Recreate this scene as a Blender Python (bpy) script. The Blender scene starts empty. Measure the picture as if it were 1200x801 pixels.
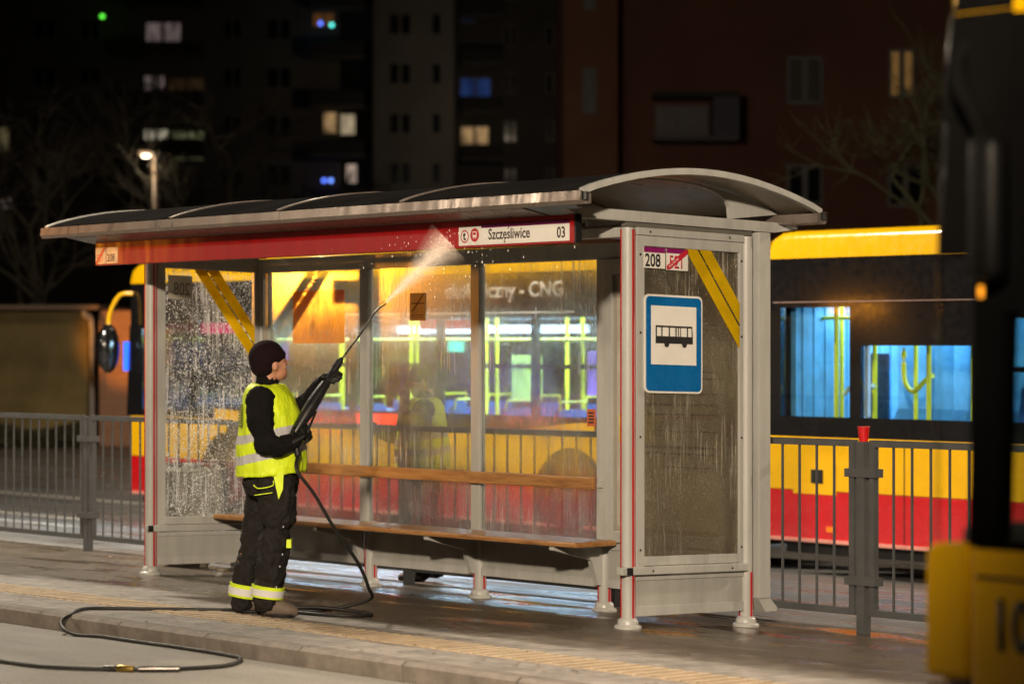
import bpy, bmesh, math, random
from mathutils import Vector, Matrix, Euler
random.seed(7)
PI = math.pi; R = math.radians
S = bpy.context.scene; C = S.collection
# ------------------------------------------------------------------ camera
YAW = 40.7711
cam_d = bpy.data.cameras.new('camera'); cam = bpy.data.objects.new('camera', cam_d); C.objects.link(cam)
cam.location = (-10.436, -11.085, 1.644); cam.rotation_euler = (R(90), 0, -R(YAW))
cam_d.sensor_width = 36; cam_d.lens = 93.17; cam_d.clip_end = 2000; cam_d.clip_start = .1
cam_d.dof.use_dof = True; cam_d.dof.focus_distance = 16.3; cam_d.dof.aperture_fstop = 2.0
S.camera = cam
# ------------------------------------------------------------------ night sky
w = bpy.data.worlds.new('World'); S.world = w; w.use_nodes = True
nt = w.node_tree; bgn = nt.nodes['Background']
sky = nt.nodes.new('ShaderNodeTexSky'); sky.sky_type = 'NISHITA'; sky.sun_disc = False
sky.sun_elevation = R(-7); sky.sun_rotation = R(200)
nt.links.new(sky.outputs[0], bgn.inputs[0]); bgn.inputs[1].default_value = .02
S.view_settings.view_transform = 'Standard'; S.view_settings.look = 'None'
S.view_settings.exposure = 0; S.view_settings.gamma = 1
S.cycles.max_bounces = 7; S.cycles.diffuse_bounces = 3; S.cycles.glossy_bounces = 3; S.cycles.transmission_bounces = 6
S.cycles.transparent_max_bounces = 16; S.cycles.sample_clamp_indirect = 4; S.cycles.caustics_reflective = False
S.cycles.use_denoising = True
# ------------------------------------------------------------------ lamps (street lighting of the terminus, van beacon and added fills, all out of frame)
def lamp(name, kind, loc, target, power, col, size=.4, spot=None, blend=.4):
    d = bpy.data.lights.new(name, kind); d.energy = power; d.color = col
    if kind == 'AREA': d.shape = 'DISK'; d.size = size
    else: d.shadow_soft_size = size
    if kind == 'SPOT': d.spot_size = R(spot); d.spot_blend = blend
    o = bpy.data.objects.new(name, d); C.objects.link(o); o.location = loc
    o.rotation_euler = (Vector(target) - Vector(loc)).to_track_quat('-Z', 'Y').to_euler()
    return o
KEYC = (1.0, .80, .58)
lamp('street_light_key', 'SPOT', (-14.5, -13.7, 6.8), (-.3, 2.5, .8), 21500, KEYC, .35, 31.5, .55)
lamp('fill_light_side', 'AREA', (-12, 14, 7.0), (-1, 3, .5), 650, KEYC, .8)  # unseen fill lamp added at the left
lamp('street_light_near', 'SPOT', (-7.8, -3.2, 8.5), (-2.1, -2.0, 0), 5500, (1, .80, .60), .3, 31, 1.0)
lamp('street_light_lane', 'AREA', (0.3, 11.0, 8.5), (6, 9.5, .6), 2300, (1, .88, .70), .5)
lamp('fill_light_back', 'AREA', (16, -3, 9), (2.2, 4, .8), 2400, KEYC, .6)  # unseen fill, raised and aimed to brighten the second worker
lamp('fill_light_far_block', 'AREA', (78, 92, 14), (92, 118, 10), 100, KEYC, .8)  # unseen lamp added to lift the far block's walls out of the dark
lamp('street_light_far_left', 'AREA', (19, 30, 9), (12, 32, 0), 350, KEYC, .6)
lamp('van_fill_amber', 'SPOT', (-12.2, 22.4, 4.6), (-12.2, 22.6, 1.0), 500, (1, .36, .02), .15, 70)  # unseen spot above the van, added to tint its body amber
lamp('beacon_light', 'SPOT', (-12.3, 22.4, 2.75), (.35, 5.3, 2.05), 6000, (1, .33, .02), .30, 9, 1.0)
lamp('beacon_light_back', 'SPOT', (-12.3, 22.5, 2.8), (21.1, 38.4, 1.6), 60000, (1, .36, .02), .15, 3.6, .7)
# ------------------------------------------------------------------ ground height
KERB = -2.40
def GZ(v, u):
    u = min(max(u, -15), 30); v2 = min(v, 9)
    return (-.056*v2 if v2 > 0 else -.035*max(v2, -3)) - .0041*u
# ------------------------------------------------------------------ materials
def rgb(c): return (c[0], c[1], c[2], 1)
def _n(t, k, **kw):
    n = t.nodes.new(k)
    for a, b in kw.items(): setattr(n, a, b)
    return n
def _obj(t, scale=(1,1,1), rot=(0,0,0)):
    tc = _n(t, 'ShaderNodeTexCoord'); mp = _n(t, 'ShaderNodeMapping')
    mp.inputs['Scale'].default_value = scale; mp.inputs['Rotation'].default_value = rot
    t.links.new(tc.outputs['Object'], mp.inputs[0]); return mp.outputs[0]
def _noise(t, vec, scale, detail=4, rough=.6):
    n = _n(t, 'ShaderNodeTexNoise'); n.inputs['Scale'].default_value = scale; n.inputs['Detail'].default_value = detail
    n.inputs['Roughness'].default_value = rough; t.links.new(vec, n.inputs['Vector']); return n.outputs['Fac']
def _ramp(t, fac, stops):
    n = _n(t, 'ShaderNodeValToRGB'); cr = n.color_ramp
    while len(cr.elements) < len(stops): cr.elements.new(.5)
    for e, (p, c) in zip(cr.elements, stops):
        e.position = p; e.color = rgb(c) if hasattr(c, '__len__') else (c, c, c, 1)
    t.links.new(fac, n.inputs[0]); return n.outputs[0]
def _math(t, op, a, b=None, clamp=False):
    n = _n(t, 'ShaderNodeMath', operation=op, use_clamp=clamp)
    for i, x in enumerate((a, b)):
        if x is None: continue
        if isinstance(x, (int, float)): n.inputs[i].default_value = x
        else: t.links.new(x, n.inputs[i])
    return n.outputs[0]
def _mix(t, f, a, b, kind='MIX'):
    n = _n(t, 'ShaderNodeMix', data_type='RGBA', blend_type=kind)
    for i, x in ((0, f), (6, a), (7, b)):
        if isinstance(x, (int, float)) and i == 0: n.inputs[0].default_value = x
        elif isinstance(x, (tuple, list)): n.inputs[i].default_value = rgb(x)
        else: t.links.new(x, n.inputs[i])
    return n.outputs[2]
def _bump(t, h, strength, dist=.01):
    b = _n(t, 'ShaderNodeBump'); b.inputs['Strength'].default_value = strength; b.inputs['Distance'].default_value = dist
    t.links.new(h, b.inputs['Height']); return b.outputs[0]
def new_mat(name):
    m = bpy.data.materials.new(name); m.use_nodes = True; t = m.node_tree
    return m, t, t.nodes['Principled BSDF']
_M = {}
def mat(name, col, rough=.5, metal=0, var=.12, vs=6, bump=0, bs=40, emit=None, es=0, coat=0, spec=.5):
    if name in _M: return _M[name]
    m, t, p = new_mat(name)
    v = _obj(t); f = _noise(t, v, vs)
    dark = tuple(c*(1-var*1.5) for c in col); lite = tuple(min(1, c*(1+var)) for c in col)
    t.links.new(_ramp(t, f, [(.3, dark), (.7, lite)]), p.inputs['Base Color'])
    rr = _ramp(t, _noise(t, v, vs*2.3), [(.3, max(0, rough-.08)), (.7, min(1, rough+.08))])
    t.links.new(rr, p.inputs['Roughness'])
    p.inputs['Metallic'].default_value = metal; p.inputs['Specular IOR Level'].default_value = spec
    if coat: p.inputs['Coat Weight'].default_value = coat; p.inputs['Coat Roughness'].default_value = .06
    if bump: t.links.new(_bump(t, _noise(t, v, bs), bump), p.inputs['Normal'])
    if emit: p.inputs['Emission Color'].default_value = rgb(emit); p.inputs['Emission Strength'].default_value = es
    _M[name] = m; return m
def wet_metal(name, col, rough=.35, metal=.0):
    if name in _M: return _M[name]
    m, t, p = new_mat(name); v = _obj(t); vst = _obj(t, (1, 1, .15))
    base = _ramp(t, _noise(t, vst, 9), [(.3, tuple(c*.8 for c in col)), (.65, col)])
    dirt = _ramp(t, _noise(t, v, 3.5), [(.55, 0), (.75, .5)])
    t.links.new(_mix(t, dirt, base, tuple(c*.72 for c in col)), p.inputs['Base Color'])
    drops = _n(t, 'ShaderNodeTexVoronoi'); drops.inputs['Scale'].default_value = 110; t.links.new(v, drops.inputs['Vector'])
    dm = _ramp(t, drops.outputs['Distance'], [(.12, 1), (.3, 0)])
    gate = _ramp(t, _noise(t, v, 14), [(.5, 0), (.62, 1)])
    h = _math(t, 'MULTIPLY', dm, gate)
    t.links.new(_bump(t, h, .5, .004), p.inputs['Normal'])
    t.links.new(_ramp(t, _noise(t, vst, 12), [(.35, max(.05, rough-.12)), (.65, rough+.1)]), p.inputs['Roughness'])
    p.inputs['Metallic'].default_value = metal
    _M[name] = m; return m
M_FRAME = wet_metal('shelter_paint', (.42, .425, .41), .38)
M_PANEL = wet_metal('shelter_panel', (.38, .385, .365), .42)
M_GUT = wet_metal('gutter_dimmed', (.20, .165, .145), .38, .35)  # dim light on the gutter is put into this darker grey-brown
M_RED = wet_metal('red_fascia_paint', (.32, .003, .005), .5)
M_REDLINE = mat('red_line', (.45, .01, .015), .35)
M_BLACK = mat('black_plastic', (.012, .012, .013), .35)
M_RUB = mat('rubber', (.01, .01, .01), .6, bump=.2)
M_STEEL = mat('steel', (.45, .45, .45), .25, 1)
M_FENCE = mat('fence_paint', (.10, .105, .11), .4, .3, bump=.1)
M_WHITE = mat('sign_white', (.72, .71, .67), .35, var=.04)
M_INK = mat('ink_black', (.008, .008, .009), .5)
M_BLUE = mat('sign_blue', (.004, .12, .36), .25, coat=.6, var=.06)
M_MAG = mat('magenta', (.22, .01, .12), .4)
M_ORPOST = mat('orange_poster', (.75, .22, .01), .5, var=.1, vs=12)
def transl(name, col):
    m = bpy.data.materials.new(name); m.use_nodes = True; t = m.node_tree; t.nodes.clear(); o = _n(t, 'ShaderNodeOutputMaterial')
    a = _n(t, 'ShaderNodeBsdfDiffuse'); b = _n(t, 'ShaderNodeBsdfTranslucent'); c = _ramp(t, _noise(t, _obj(t), 7), [(.3, tuple(q*.8 for q in col)), (.7, col)])
    t.links.new(c, a.inputs[0]); t.links.new(c, b.inputs[0]); mx = _n(t, 'ShaderNodeMixShader'); mx.inputs[0].default_value = .5
    t.links.new(a.outputs[0], mx.inputs[1]); t.links.new(b.outputs[0], mx.inputs[2]); t.links.new(mx.outputs[0], o.inputs[0]); return m
M_YTAPE = transl('yellow_tape', (.85, .60, .01)); M_GREYST = transl('sticker_back', (.5, .47, .42))
M_ORPOST = transl('orange_film', (.95, .30, .01))
def matt(name, col):
    m = bpy.data.materials.new(name); m.use_nodes = True; t = m.node_tree; t.nodes.clear(); o = _n(t, 'ShaderNodeOutputMaterial')
    a = _n(t, 'ShaderNodeBsdfDiffuse'); t.links.new(_ramp(t, _noise(t, _obj(t), 2.5), [(.3, tuple(q*.6 for q in col)), (.7, col)]), a.inputs[0]); t.links.new(a.outputs[0], o.inputs[0]); return m
M_PAPER = mat('paper', (.42, .40, .34), .6)
M_YPAPER = mat('yellow_notice', (.55, .48, .03), .6)
M_BY = mat('bus_yellow', (.76, .42, .003), .22, coat=.7, var=.04)
M_BR = mat('bus_red', (.50, .004, .008), .25, coat=.7, var=.05)
M_BB = mat('bus_black', (.008, .008, .009), .12, coat=.8)
M_BIN = mat('bus_interior', (.34, .52, .76), .5)
M_BFLOOR = mat('bus_floor', (.05, .09, .14), .5)
M_SEAT = mat('seat_blue', (.02, .10, .30), .7, bump=.2)
M_POLE = mat('pole_yellow', (.85, .75, .02), .3, var=.03)
M_LAMPW = mat('bus_lamp', (.8, .9, 1), .5, emit=(.72, .88, 1.0), es=7)
def schlick(t, base):
    lw = _n(t, 'ShaderNodeLayerWeight'); lw.inputs[0].default_value = .5
    return _math(t, 'ADD', _math(t, 'MULTIPLY', _math(t, 'POWER', lw.outputs['Facing'], 5.0), .8), base, True)
def glass_mat(name, tint=(.9,.95,1), refl=.10, rough=.02):
    if name in _M: return _M[name]
    m = bpy.data.materials.new(name); m.use_nodes = True; t = m.node_tree; t.nodes.clear()
    o = _n(t, 'ShaderNodeOutputMaterial'); tr = _n(t, 'ShaderNodeBsdfTransparent'); tr.inputs[0].default_value = rgb(tint)
    g = _n(t, 'ShaderNodeBsdfGlossy'); g.inputs['Roughness'].default_value = rough
    f = schlick(t, refl)
    mx = _n(t, 'ShaderNodeMixShader'); t.links.new(f, mx.inputs[0]); t.links.new(tr.outputs[0], mx.inputs[1]); t.links.new(g.outputs[0], mx.inputs[2])
    t.links.new(mx.outputs[0], o.inputs[0]); _M[name] = m; return m
M_BGLASS = glass_mat('bus_glass', (.82, .9, .95), .07)
M_CABGLASS = glass_mat('cab_glass', (.84, .87, .85), .06)
def wet_glass(name, drops=1.0, streaks=.5, haze=.35, blur=.12, tint=(.93, .95, .94), dens=75, dcol=(.85, .87, .86), thr=.34, pmin=.15, mist=.04, refl=.045):
    """clear pane with water on it: a film that bends what lies behind, runs and standing drops"""
    m = bpy.data.materials.new(name); m.use_nodes = True; t = m.node_tree; t.nodes.clear()
    o = _n(t, 'ShaderNodeOutputMaterial'); v = _obj(t); vs = _obj(t, (1, 1, .045))
    # runs and film
    run = _noise(t, vs, 55, 3, .65); run2 = _noise(t, vs, 150, 2, .5)
    film = _math(t, 'ADD', run, run2)
    nb = _bump(t, film, .5, .006)
    tr = _n(t, 'ShaderNodeBsdfTransparent'); tr.inputs[0].default_value = rgb(tint)
    rf = _n(t, 'ShaderNodeBsdfRefraction'); rf.inputs['IOR'].default_value = 1.12; rf.inputs['Roughness'].default_value = blur
    rf.inputs[0].default_value = rgb(tint); t.links.new(nb, rf.inputs['Normal'])
    hz = _ramp(t, _noise(t, v, 2.2, 3), [(.35, max(0, haze-.22)), (.7, min(1, haze+.22))])
    a = _n(t, 'ShaderNodeMixShader'); t.links.new(hz, a.inputs[0]); t.links.new(tr.outputs[0], a.inputs[1]); t.links.new(rf.outputs[0], a.inputs[2])
    gl = _n(t, 'ShaderNodeBsdfGlossy'); gl.inputs['Roughness'].default_value = .12; t.links.new(_bump(t, film, .05, .002), gl.inputs['Normal'])
    b = _n(t, 'ShaderNodeMixShader'); t.links.new(schlick(t, refl), b.inputs[0]); t.links.new(a.outputs[0], b.inputs[1]); t.links.new(gl.outputs[0], b.inputs[2])
    # drops (slightly long downwards) of uneven size
    vd = _obj(t, (1, 1, .62)); jit = _n(t, 'ShaderNodeTexNoise'); jit.inputs['Scale'].default_value = 40; t.links.new(vd, jit.inputs['Vector'])
    mixv = _n(t, 'ShaderNodeVectorMath', operation='MULTIPLY_ADD'); mixv.inputs[1].default_value = (.012, .012, .012)
    t.links.new(jit.outputs['Color'], mixv.inputs[0]); t.links.new(vd, mixv.inputs[2])
    masks = []
    for sc, thr in ((dens, thr), (dens*1.9, thr+.02)):
        vo = _n(t, 'ShaderNodeTexVoronoi'); vo.inputs['Scale'].default_value = sc; t.links.new(mixv.outputs[0], vo.inputs['Vector'])
        sep = _n(t, 'ShaderNodeSeparateColor'); t.links.new(vo.outputs['Color'], sep.inputs[0])
        size = _math(t, 'MULTIPLY', _math(t, 'POWER', sep.outputs[0], 2.2), thr)
        d = _math(t, 'SUBTRACT', size, vo.outputs['Distance'])
        masks.append(_math(t, 'MULTIPLY', d, 14, True))
    drop = _math(t, 'MAXIMUM', masks[0], masks[1])
    pat = _ramp(t, _noise(t, v, 3.0, 4), [(.38, pmin), (.6, 1)])
    drop = _math(t, 'MULTIPLY', _math(t, 'MULTIPLY', drop, pat), drops, True)
    st = _ramp(t, _noise(t, _obj(t, (1, 1, .03)), 70, 4, .75), [(.52, 0), (.61, 1)])
    stg = _ramp(t, _noise(t, v, 2.6, 3), [(.42, 0), (.62, 1)])
    strk = _math(t, 'MULTIPLY', _math(t, 'MULTIPLY', st, stg), streaks, True)
    allm = _math(t, 'MAXIMUM', drop, strk)
    df = _n(t, 'ShaderNodeBsdfDiffuse'); df.inputs[0].default_value = rgb(dcol)
    tl = _n(t, 'ShaderNodeBsdfTranslucent'); tl.inputs[0].default_value = rgb(dcol)
    gd = _n(t, 'ShaderNodeBsdfGlossy'); gd.inputs['Roughness'].default_value = .25
    nb2 = _bump(t, allm, 1, .01); t.links.new(nb2, gd.inputs['Normal']); t.links.new(nb2, df.inputs['Normal'])
    d1 = _n(t, 'ShaderNodeMixShader'); d1.inputs[0].default_value = .4; t.links.new(df.outputs[0], d1.inputs[1]); t.links.new(tl.outputs[0], d1.inputs[2])
    d2 = _n(t, 'ShaderNodeMixShader'); d2.inputs[0].default_value = .3; t.links.new(d1.outputs[0], d2.inputs[1]); t.links.new(gd.outputs[0], d2.inputs[2])
    ms = _n(t, 'ShaderNodeMixShader'); t.links.new(_ramp(t, _math(t, 'ADD', _math(t, 'MULTIPLY', _noise(t, v, 1.6, 3), .7), _math(t, 'MULTIPLY', run2, .3)), [(.36, mist*.25), (.64, mist*1.7)]), ms.inputs[0])
    md_ = _n(t, 'ShaderNodeBsdfDiffuse'); md_.inputs[0].default_value = rgb(dcol); mt_ = _n(t, 'ShaderNodeBsdfTranslucent'); mt_.inputs[0].default_value = rgb(dcol)
    mm_ = _n(t, 'ShaderNodeMixShader'); mm_.inputs[0].default_value = .5; t.links.new(md_.outputs[0], mm_.inputs[1]); t.links.new(mt_.outputs[0], mm_.inputs[2])
    t.links.new(b.outputs[0], ms.inputs[1]); t.links.new(mm_.outputs[0], ms.inputs[2])
    c = _n(t, 'ShaderNodeMixShader'); t.links.new(allm, c.inputs[0]); t.links.new(ms.outputs[0], c.inputs[1]); t.links.new(d2.outputs[0], c.inputs[2])
    t.links.new(c.outputs[0], o.inputs[0]); _M[name] = m; return m
M_G_LEFT = wet_glass('wet_glass_drops', 1.0, 1.0, .10, .05, dens=84, thr=.52, dcol=(.97, .97, .97), pmin=.45, mist=.012)
M_G_BACK = wet_glass('wet_glass_film', .45, .5, .36, .08, dens=110, pmin=.3, mist=.045, refl=.085)
M_G_LOW = wet_glass('wet_glass_low', .8, .4, .45, .08, dens=130, pmin=.4)
M_G_RIGHT = wet_glass('wet_glass_right', .9, 1.0, .55, .10, dens=135, dcol=(.62, .58, .46), tint=(.80, .76, .68), pmin=.5, thr=.42, mist=.10)
def wood_mat():
    m, t, p = new_mat('varnished_wood'); v = _obj(t, (9, .8, 9))
    n = _noise(t, v, 5, 6, .7)
    t.links.new(_ramp(t, n, [(.25, (.12, .045, .012)), (.5, (.34, .16, .05)), (.75, (.46, .25, .09))]), p.inputs['Base Color'])
    p.inputs['Roughness'].default_value = .28; t.links.new(_bump(t, n, .25), p.inputs['Normal']); _M['wood'] = m; return m
M_WOOD = wood_mat()
# ------------------------------------------------------------------ mesh helpers
def B(): return bmesh.new()
def box(bm, x0, x1, y0, y1, z0, z1, bev=0):
    vs = [bm.verts.new((x, y, z)) for x in (x0, x1) for y in (y0, y1) for z in (z0, z1)]
    fs = []
    for q in ((0,1,3,2), (4,6,7,5), (0,4,5,1), (2,3,7,6), (0,2,6,4), (1,5,7,3)): fs.append(bm.faces.new([vs[i] for i in q]))
    if bev:
        es = list({e for f in fs for e in f.edges})
        bmesh.ops.bevel(bm, geom=es, offset=bev, segments=2, affect='EDGES', profile=.6)
def ring(c, n, r, ry=None, seg=16, up=Vector((0,0,1))):
    n = n.normalized(); a = n.cross(up)
    if a.length < 1e-4: a = n.cross(Vector((1, 0, 0)))
    a.normalize(); b = a.cross(n).normalized(); ry = ry or r
    return [c + a*(r*math.cos(2*PI*k/seg)) + b*(ry*math.sin(2*PI*k/seg)) for k in range(seg)]
def tube(bm, pts, r, seg=10, cap=True, rr=None, up=Vector((0,0,1))):
    pts = [Vector(p) for p in pts]; rings = []
    for i, p in enumerate(pts):
        d = (pts[min(i+1, len(pts)-1)] - pts[max(i-1, 0)])
        q = (rr[i] if rr else r); rx, ry = (q if isinstance(q, tuple) else (q, q))
        rings.append([bm.verts.new(v) for v in ring(p, d, rx, ry, seg, up)])
    for a, b in zip(rings, rings[1:]):
        for k in range(seg): bm.faces.new((a[k], a[(k+1) % seg], b[(k+1) % seg], b[k]))
    if cap:
        bm.faces.new(rings[0][::-1]); bm.faces.new(rings[-1])
def lathe(bm, c, prof, seg=24):
    c = Vector(c); rings = [[bm.verts.new(c + Vector((r*math.cos(2*PI*k/seg), r*math.sin(2*PI*k/seg), z))) for k in range(seg)] for r, z in prof]
    for a, b in zip(rings, rings[1:]):
        for k in range(seg): bm.faces.new((a[k], a[(k+1) % seg], b[(k+1) % seg], b[k]))
    bm.faces.new(rings[0][::-1]); bm.faces.new(rings[-1])
def prism(bm, poly, fn, d0, d1):
    """poly in 2D, fn(a,b,d)->xyz"""
    A = [bm.verts.new(fn(a, b, d0)) for a, b in poly]; Bv = [bm.verts.new(fn(a, b, d1)) for a, b in poly]
    bm.faces.new(A[::-1]); bm.faces.new(Bv)
    n = len(poly)
    for k in range(n): bm.faces.new((A[k], A[(k+1) % n], Bv[(k+1) % n], Bv[k]))
def ellips(bm, c, r, seg=20, rings=12, rot=None):
    vs = bmesh.ops.create_uvsphere(bm, u_segments=seg, v_segments=rings, radius=1)['verts']
    Mx = Matrix.Translation(c) @ ((rot or Euler((0,0,0))).to_matrix().to_4x4()) @ Matrix.Diagonal((*r, 1))
    bmesh.ops.transform(bm, matrix=Mx, verts=vs)
def smooth_path(pts, n=8):
    P = [Vector(p) for p in pts]; out = []
    for i in range(len(P)-1):
        p0, p1, p2, p3 = P[max(i-1, 0)], P[i], P[i+1], P[min(i+2, len(P)-1)]
        for k in range(n):
            s = k/n; out.append(.5*((2*p1)+(-p0+p2)*s+(2*p0-5*p1+4*p2-p3)*s*s+(-p0+3*p1-3*p2+p3)*s**3))
    out.append(P[-1]); return out
def obj(name, bm, m, parent=None, smooth=False, sharp=None):
    bmesh.ops.recalc_face_normals(bm, faces=bm.faces[:])
    me = bpy.data.meshes.new(name); bm.to_mesh(me); bm.free()
    if m: me.materials.append(m)
    if smooth:
        me.polygons.foreach_set('use_smooth', [True]*len(me.polygons))
        if sharp is not None: me.set_sharp_from_angle(angle=R(sharp))
    o = bpy.data.objects.new(name, me); C.objects.link(o)
    if parent is not None: o.parent = parent
    return o
def thing(name, label, cat, loc=(0,0,0), rz=0, group=None):
    o = bpy.data.objects.new(name, None); C.objects.link(o); o.location = loc; o.rotation_euler = (0, 0, rz)
    o.empty_display_size = .2; o['label'] = label; o['category'] = cat
    if group: o['group'] = group
    return o
def tag(o, label, cat, group=None):
    o['label'] = label; o['category'] = cat
    if group: o['group'] = group
    return o
def struct(name, bm, m, kind='structure', smooth=False):
    o = obj(name, bm, m, None, smooth); o['kind'] = kind; return o
def text_bm(s, size, origin, right, up, depth=.002, align='LEFT', xs=1.0, bold=0):
    cu = bpy.data.curves.new('t', 'FONT'); cu.body = s; cu.size = size; cu.align_x = align; cu.resolution_u = 3; cu.offset = bold
    o = bpy.data.objects.new('t', cu); C.objects.link(o); dg = bpy.context.evaluated_depsgraph_get(); dg.update()
    me = bpy.data.meshes.new_from_object(o.evaluated_get(dg)); bm = bmesh.new(); bm.from_mesh(me)
    bpy.data.objects.remove(o); bpy.data.curves.remove(cu); bpy.data.meshes.remove(me)
    r = Vector(right).normalized(); u = Vector(up).normalized(); n = r.cross(u)
    for v in bm.verts: x, y = v.co.x*xs, v.co.y; v.co = Vector(origin) + r*x + u*y
    ex = bmesh.ops.extrude_face_region(bm, geom=bm.faces[:])
    bmesh.ops.translate(bm, vec=n*depth, verts=[g for g in ex['geom'] if isinstance(g, bmesh.types.BMVert)])
    return bm
# ================================================================== GROUND
def sheet(vs_, us, dz=0):
    bm = B(); g = [[bm.verts.new((v, u, GZ(v, u)+dz)) for u in us] for v in vs_]
    for i in range(len(vs_)-1):
        for j in range(len(us)-1): bm.faces.new((g[i][j], g[i+1][j], g[i+1][j+1], g[i][j+1]))
    return bm
US = [-60, -15, 0, 15, 30, 60, 120, 400]
def paving_mat():
    m, t, p = new_mat('wet_paving'); v = _obj(t)
    br = _n(t, 'ShaderNodeTexBrick'); br.inputs['Scale'].default_value = 1
    br.inputs['Brick Width'].default_value = .20; br.inputs['Row Height'].default_value = .10
    br.inputs['Mortar Size'].default_value = .006; br.inputs['Mortar Smooth'].default_value = .3
    br.inputs['Color1'].default_value = (.31, .285, .255, 1); br.inputs['Color2'].default_value = (.245, .225, .205, 1); br.inputs['Mortar'].default_value = (.15, .13, .11, 1)
    t.links.new(v, br.inputs['Vector'])
    sp = _n(t, 'ShaderNodeSeparateXYZ'); t.links.new(v, sp.inputs[0])
    big = _noise(t, _obj(t, (1.0, .35, 1)), 1.1, 5, .65)
    x = sp.outputs['X']
    rise = _math(t, 'MULTIPLY', _math(t, 'ADD', x, 1.35), 1.4, True)
    wet0 = _math(t, 'ADD', rise, _math(t, 'MULTIPLY', _math(t, 'SUBTRACT', big, .5), 2.6), True)
    wet = _ramp(t, wet0, [(.25, 0), (.75, 1)])
    grime = _ramp(t, _noise(t, v, 6, 6, .7), [(.3, .48), (.7, 1.1)])
    dry = _mix(t, 1.0, br.outputs[0], grime, 'MULTIPLY')
    col = _mix(t, wet, dry, _mix(t, 1.0, dry, (.36, .31, .25), 'MULTIPLY'))
    t.links.new(col, p.inputs['Base Color'])
    pud = _ramp(t, _noise(t, _obj(t, (1.3, .5, 1)), 1.7, 4, .6), [(.50, .42), (.62, .14)])
    rg = _n(t, 'ShaderNodeMix', data_type='FLOAT'); t.links.new(wet, rg.inputs[0]); rg.inputs[2].default_value = .75; t.links.new(pud, rg.inputs[3])
    t.links.new(rg.outputs[0], p.inputs['Roughness'])
    hh = _math(t, 'ADD', _math(t, 'MULTIPLY', br.outputs['Fac'], -.5), _math(t, 'MULTIPLY', _noise(t, v, 60, 3), .5))
    t.links.new(_bump(t, hh, .35, .006), p.inputs['Normal']); return m
def asphalt_mat(name, base, wetness=.3):
    m, t, p = new_mat(name); v = _obj(t)
    big = _noise(t, _obj(t, (1, .25, 1)), .9, 5, .65); fine = _noise(t, v, 140, 3, .8)
    c = _ramp(t, big, [(.3, tuple(q*.6 for q in base)), (.7, tuple(q*1.15 for q in base))])
    sp = _ramp(t, fine, [(.4, .55), (.65, 1.35)])
    t.links.new(_mix(t, 1, c, sp, 'MULTIPLY'), p.inputs['Base Color'])
    t.links.new(_ramp(t, _noise(t, _obj(t, (1.2, .4, 1)), 1.4, 4), [(.42, .75), (.62, .75-wetness)]), p.inputs['Roughness'])
    t.links.new(_bump(t, fine, .5, .006), p.inputs['Normal']); return m
M_PAVE = paving_mat(); M_ROADF = asphalt_mat('road_asphalt', (.25, .235, .21), .12); M_ROADB = asphalt_mat('bus_lane_asphalt', (.15, .145, .14), .5)
struct('ground', sheet([-400, -120, -30, KERB-.01, 1.4, 9, 40, 500], US, -.35), mat('far_ground', (.05, .045, .04), .9))
struct('road', sheet([-40, -3, KERB-.004], US[:6], -.10), M_ROADF)
struct('pavement', sheet([KERB+.13, -1.85], US[:6]), M_PAVE)
struct('pavement', sheet([-1.45, -.7, 0, 1.52], US[:6]), M_PAVE)
struct('bus_lane', sheet([1.64, 4, 9, 30], US[:7], -.015), M_ROADB)
M_KERB = mat('kerb_concrete', (.15, .13, .11), .75, var=.2, vs=9, bump=.3, bs=90)
def kerb_run(v0, v1, top, low, u0, u1, step, name):
    bm = B(); u = u0
    while u < u1:
        ue = u+step-.014
        a = [bm.verts.new((v, uu, GZ(max(v, -3), uu)+z)) for uu in (u, ue) for v, z in ((v0+.012, low), (v0, top-.02-low*0), (v0+.025, top), (v1, top), (v1, low))]
        for k in range(5): bm.faces.new((a[k], a[(k+1) % 5], a[5+(k+1) % 5], a[5+k]))
        bm.faces.new(a[:5][::-1]); bm.faces.new(a[5:]); u += step
    return struct(name, bm, M_KERB)
kerb_run(KERB, KERB+.13, .0, -.2, -14.62, 30, .855, 'kerb')
kerb_run(1.52, 1.64, .004, -.2, -14.62, 30, 1.0, 'kerb')
# tactile strip with slanted ribs
def tactile():
    m, t, p = new_mat('tactile_paving'); v = _obj(t)
    t.links.new(_ramp(t, _noise(t, v, 7, 5, .7), [(.3, (.30, .235, .16)), (.7, (.44, .35, .24))]), p.inputs['Base Color']); p.inputs['Roughness'].default_value = .6
    t.links.new(_bump(t, _noise(t, v, 90), .3), p.inputs['Normal'])
    bm = sheet([-1.85, -1.45], US[:6], .001); struct('tactile_strip', bm, m)
    bm = B(); u = -8.
    while u < 14:
        z0 = GZ(-1.8, u)+.002
        P = [(-1.83, u), (-1.83, u+.05), (-1.47, u+.10), (-1.47, u+.05)]
        bo = [bm.verts.new((a, b, GZ(a, b)+.0005)) for a, b in P]; to = [bm.verts.new((a, b+.0, GZ(a, b)+.007)) for a, b in P]
        bm.faces.new(to)
        for k in range(4): bm.faces.new((bo[k], bo[(k+1) % 4], to[(k+1) % 4], to[k]))
        u += .1
    struct('tactile_ribs', bm, m)
tactile()
# painted lines on the far bus lane, left
bm = B()
for v0, v1, u0, u1 in ((4.3, 4.5, 13.2, 29), (5.6, 5.85, 15, 29), (9.5, 9.8, 20, 60)):
    q = [bm.verts.new((v, u, GZ(v, u)-.009)) for v, u in ((v0, u0), (v1, u0), (v1, u1), (v0, u1))]; bm.faces.new(q)
struct('road_marking', bm, mat('road_paint', (.5, .47, .42), .6, var=.3, vs=20))
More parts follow.
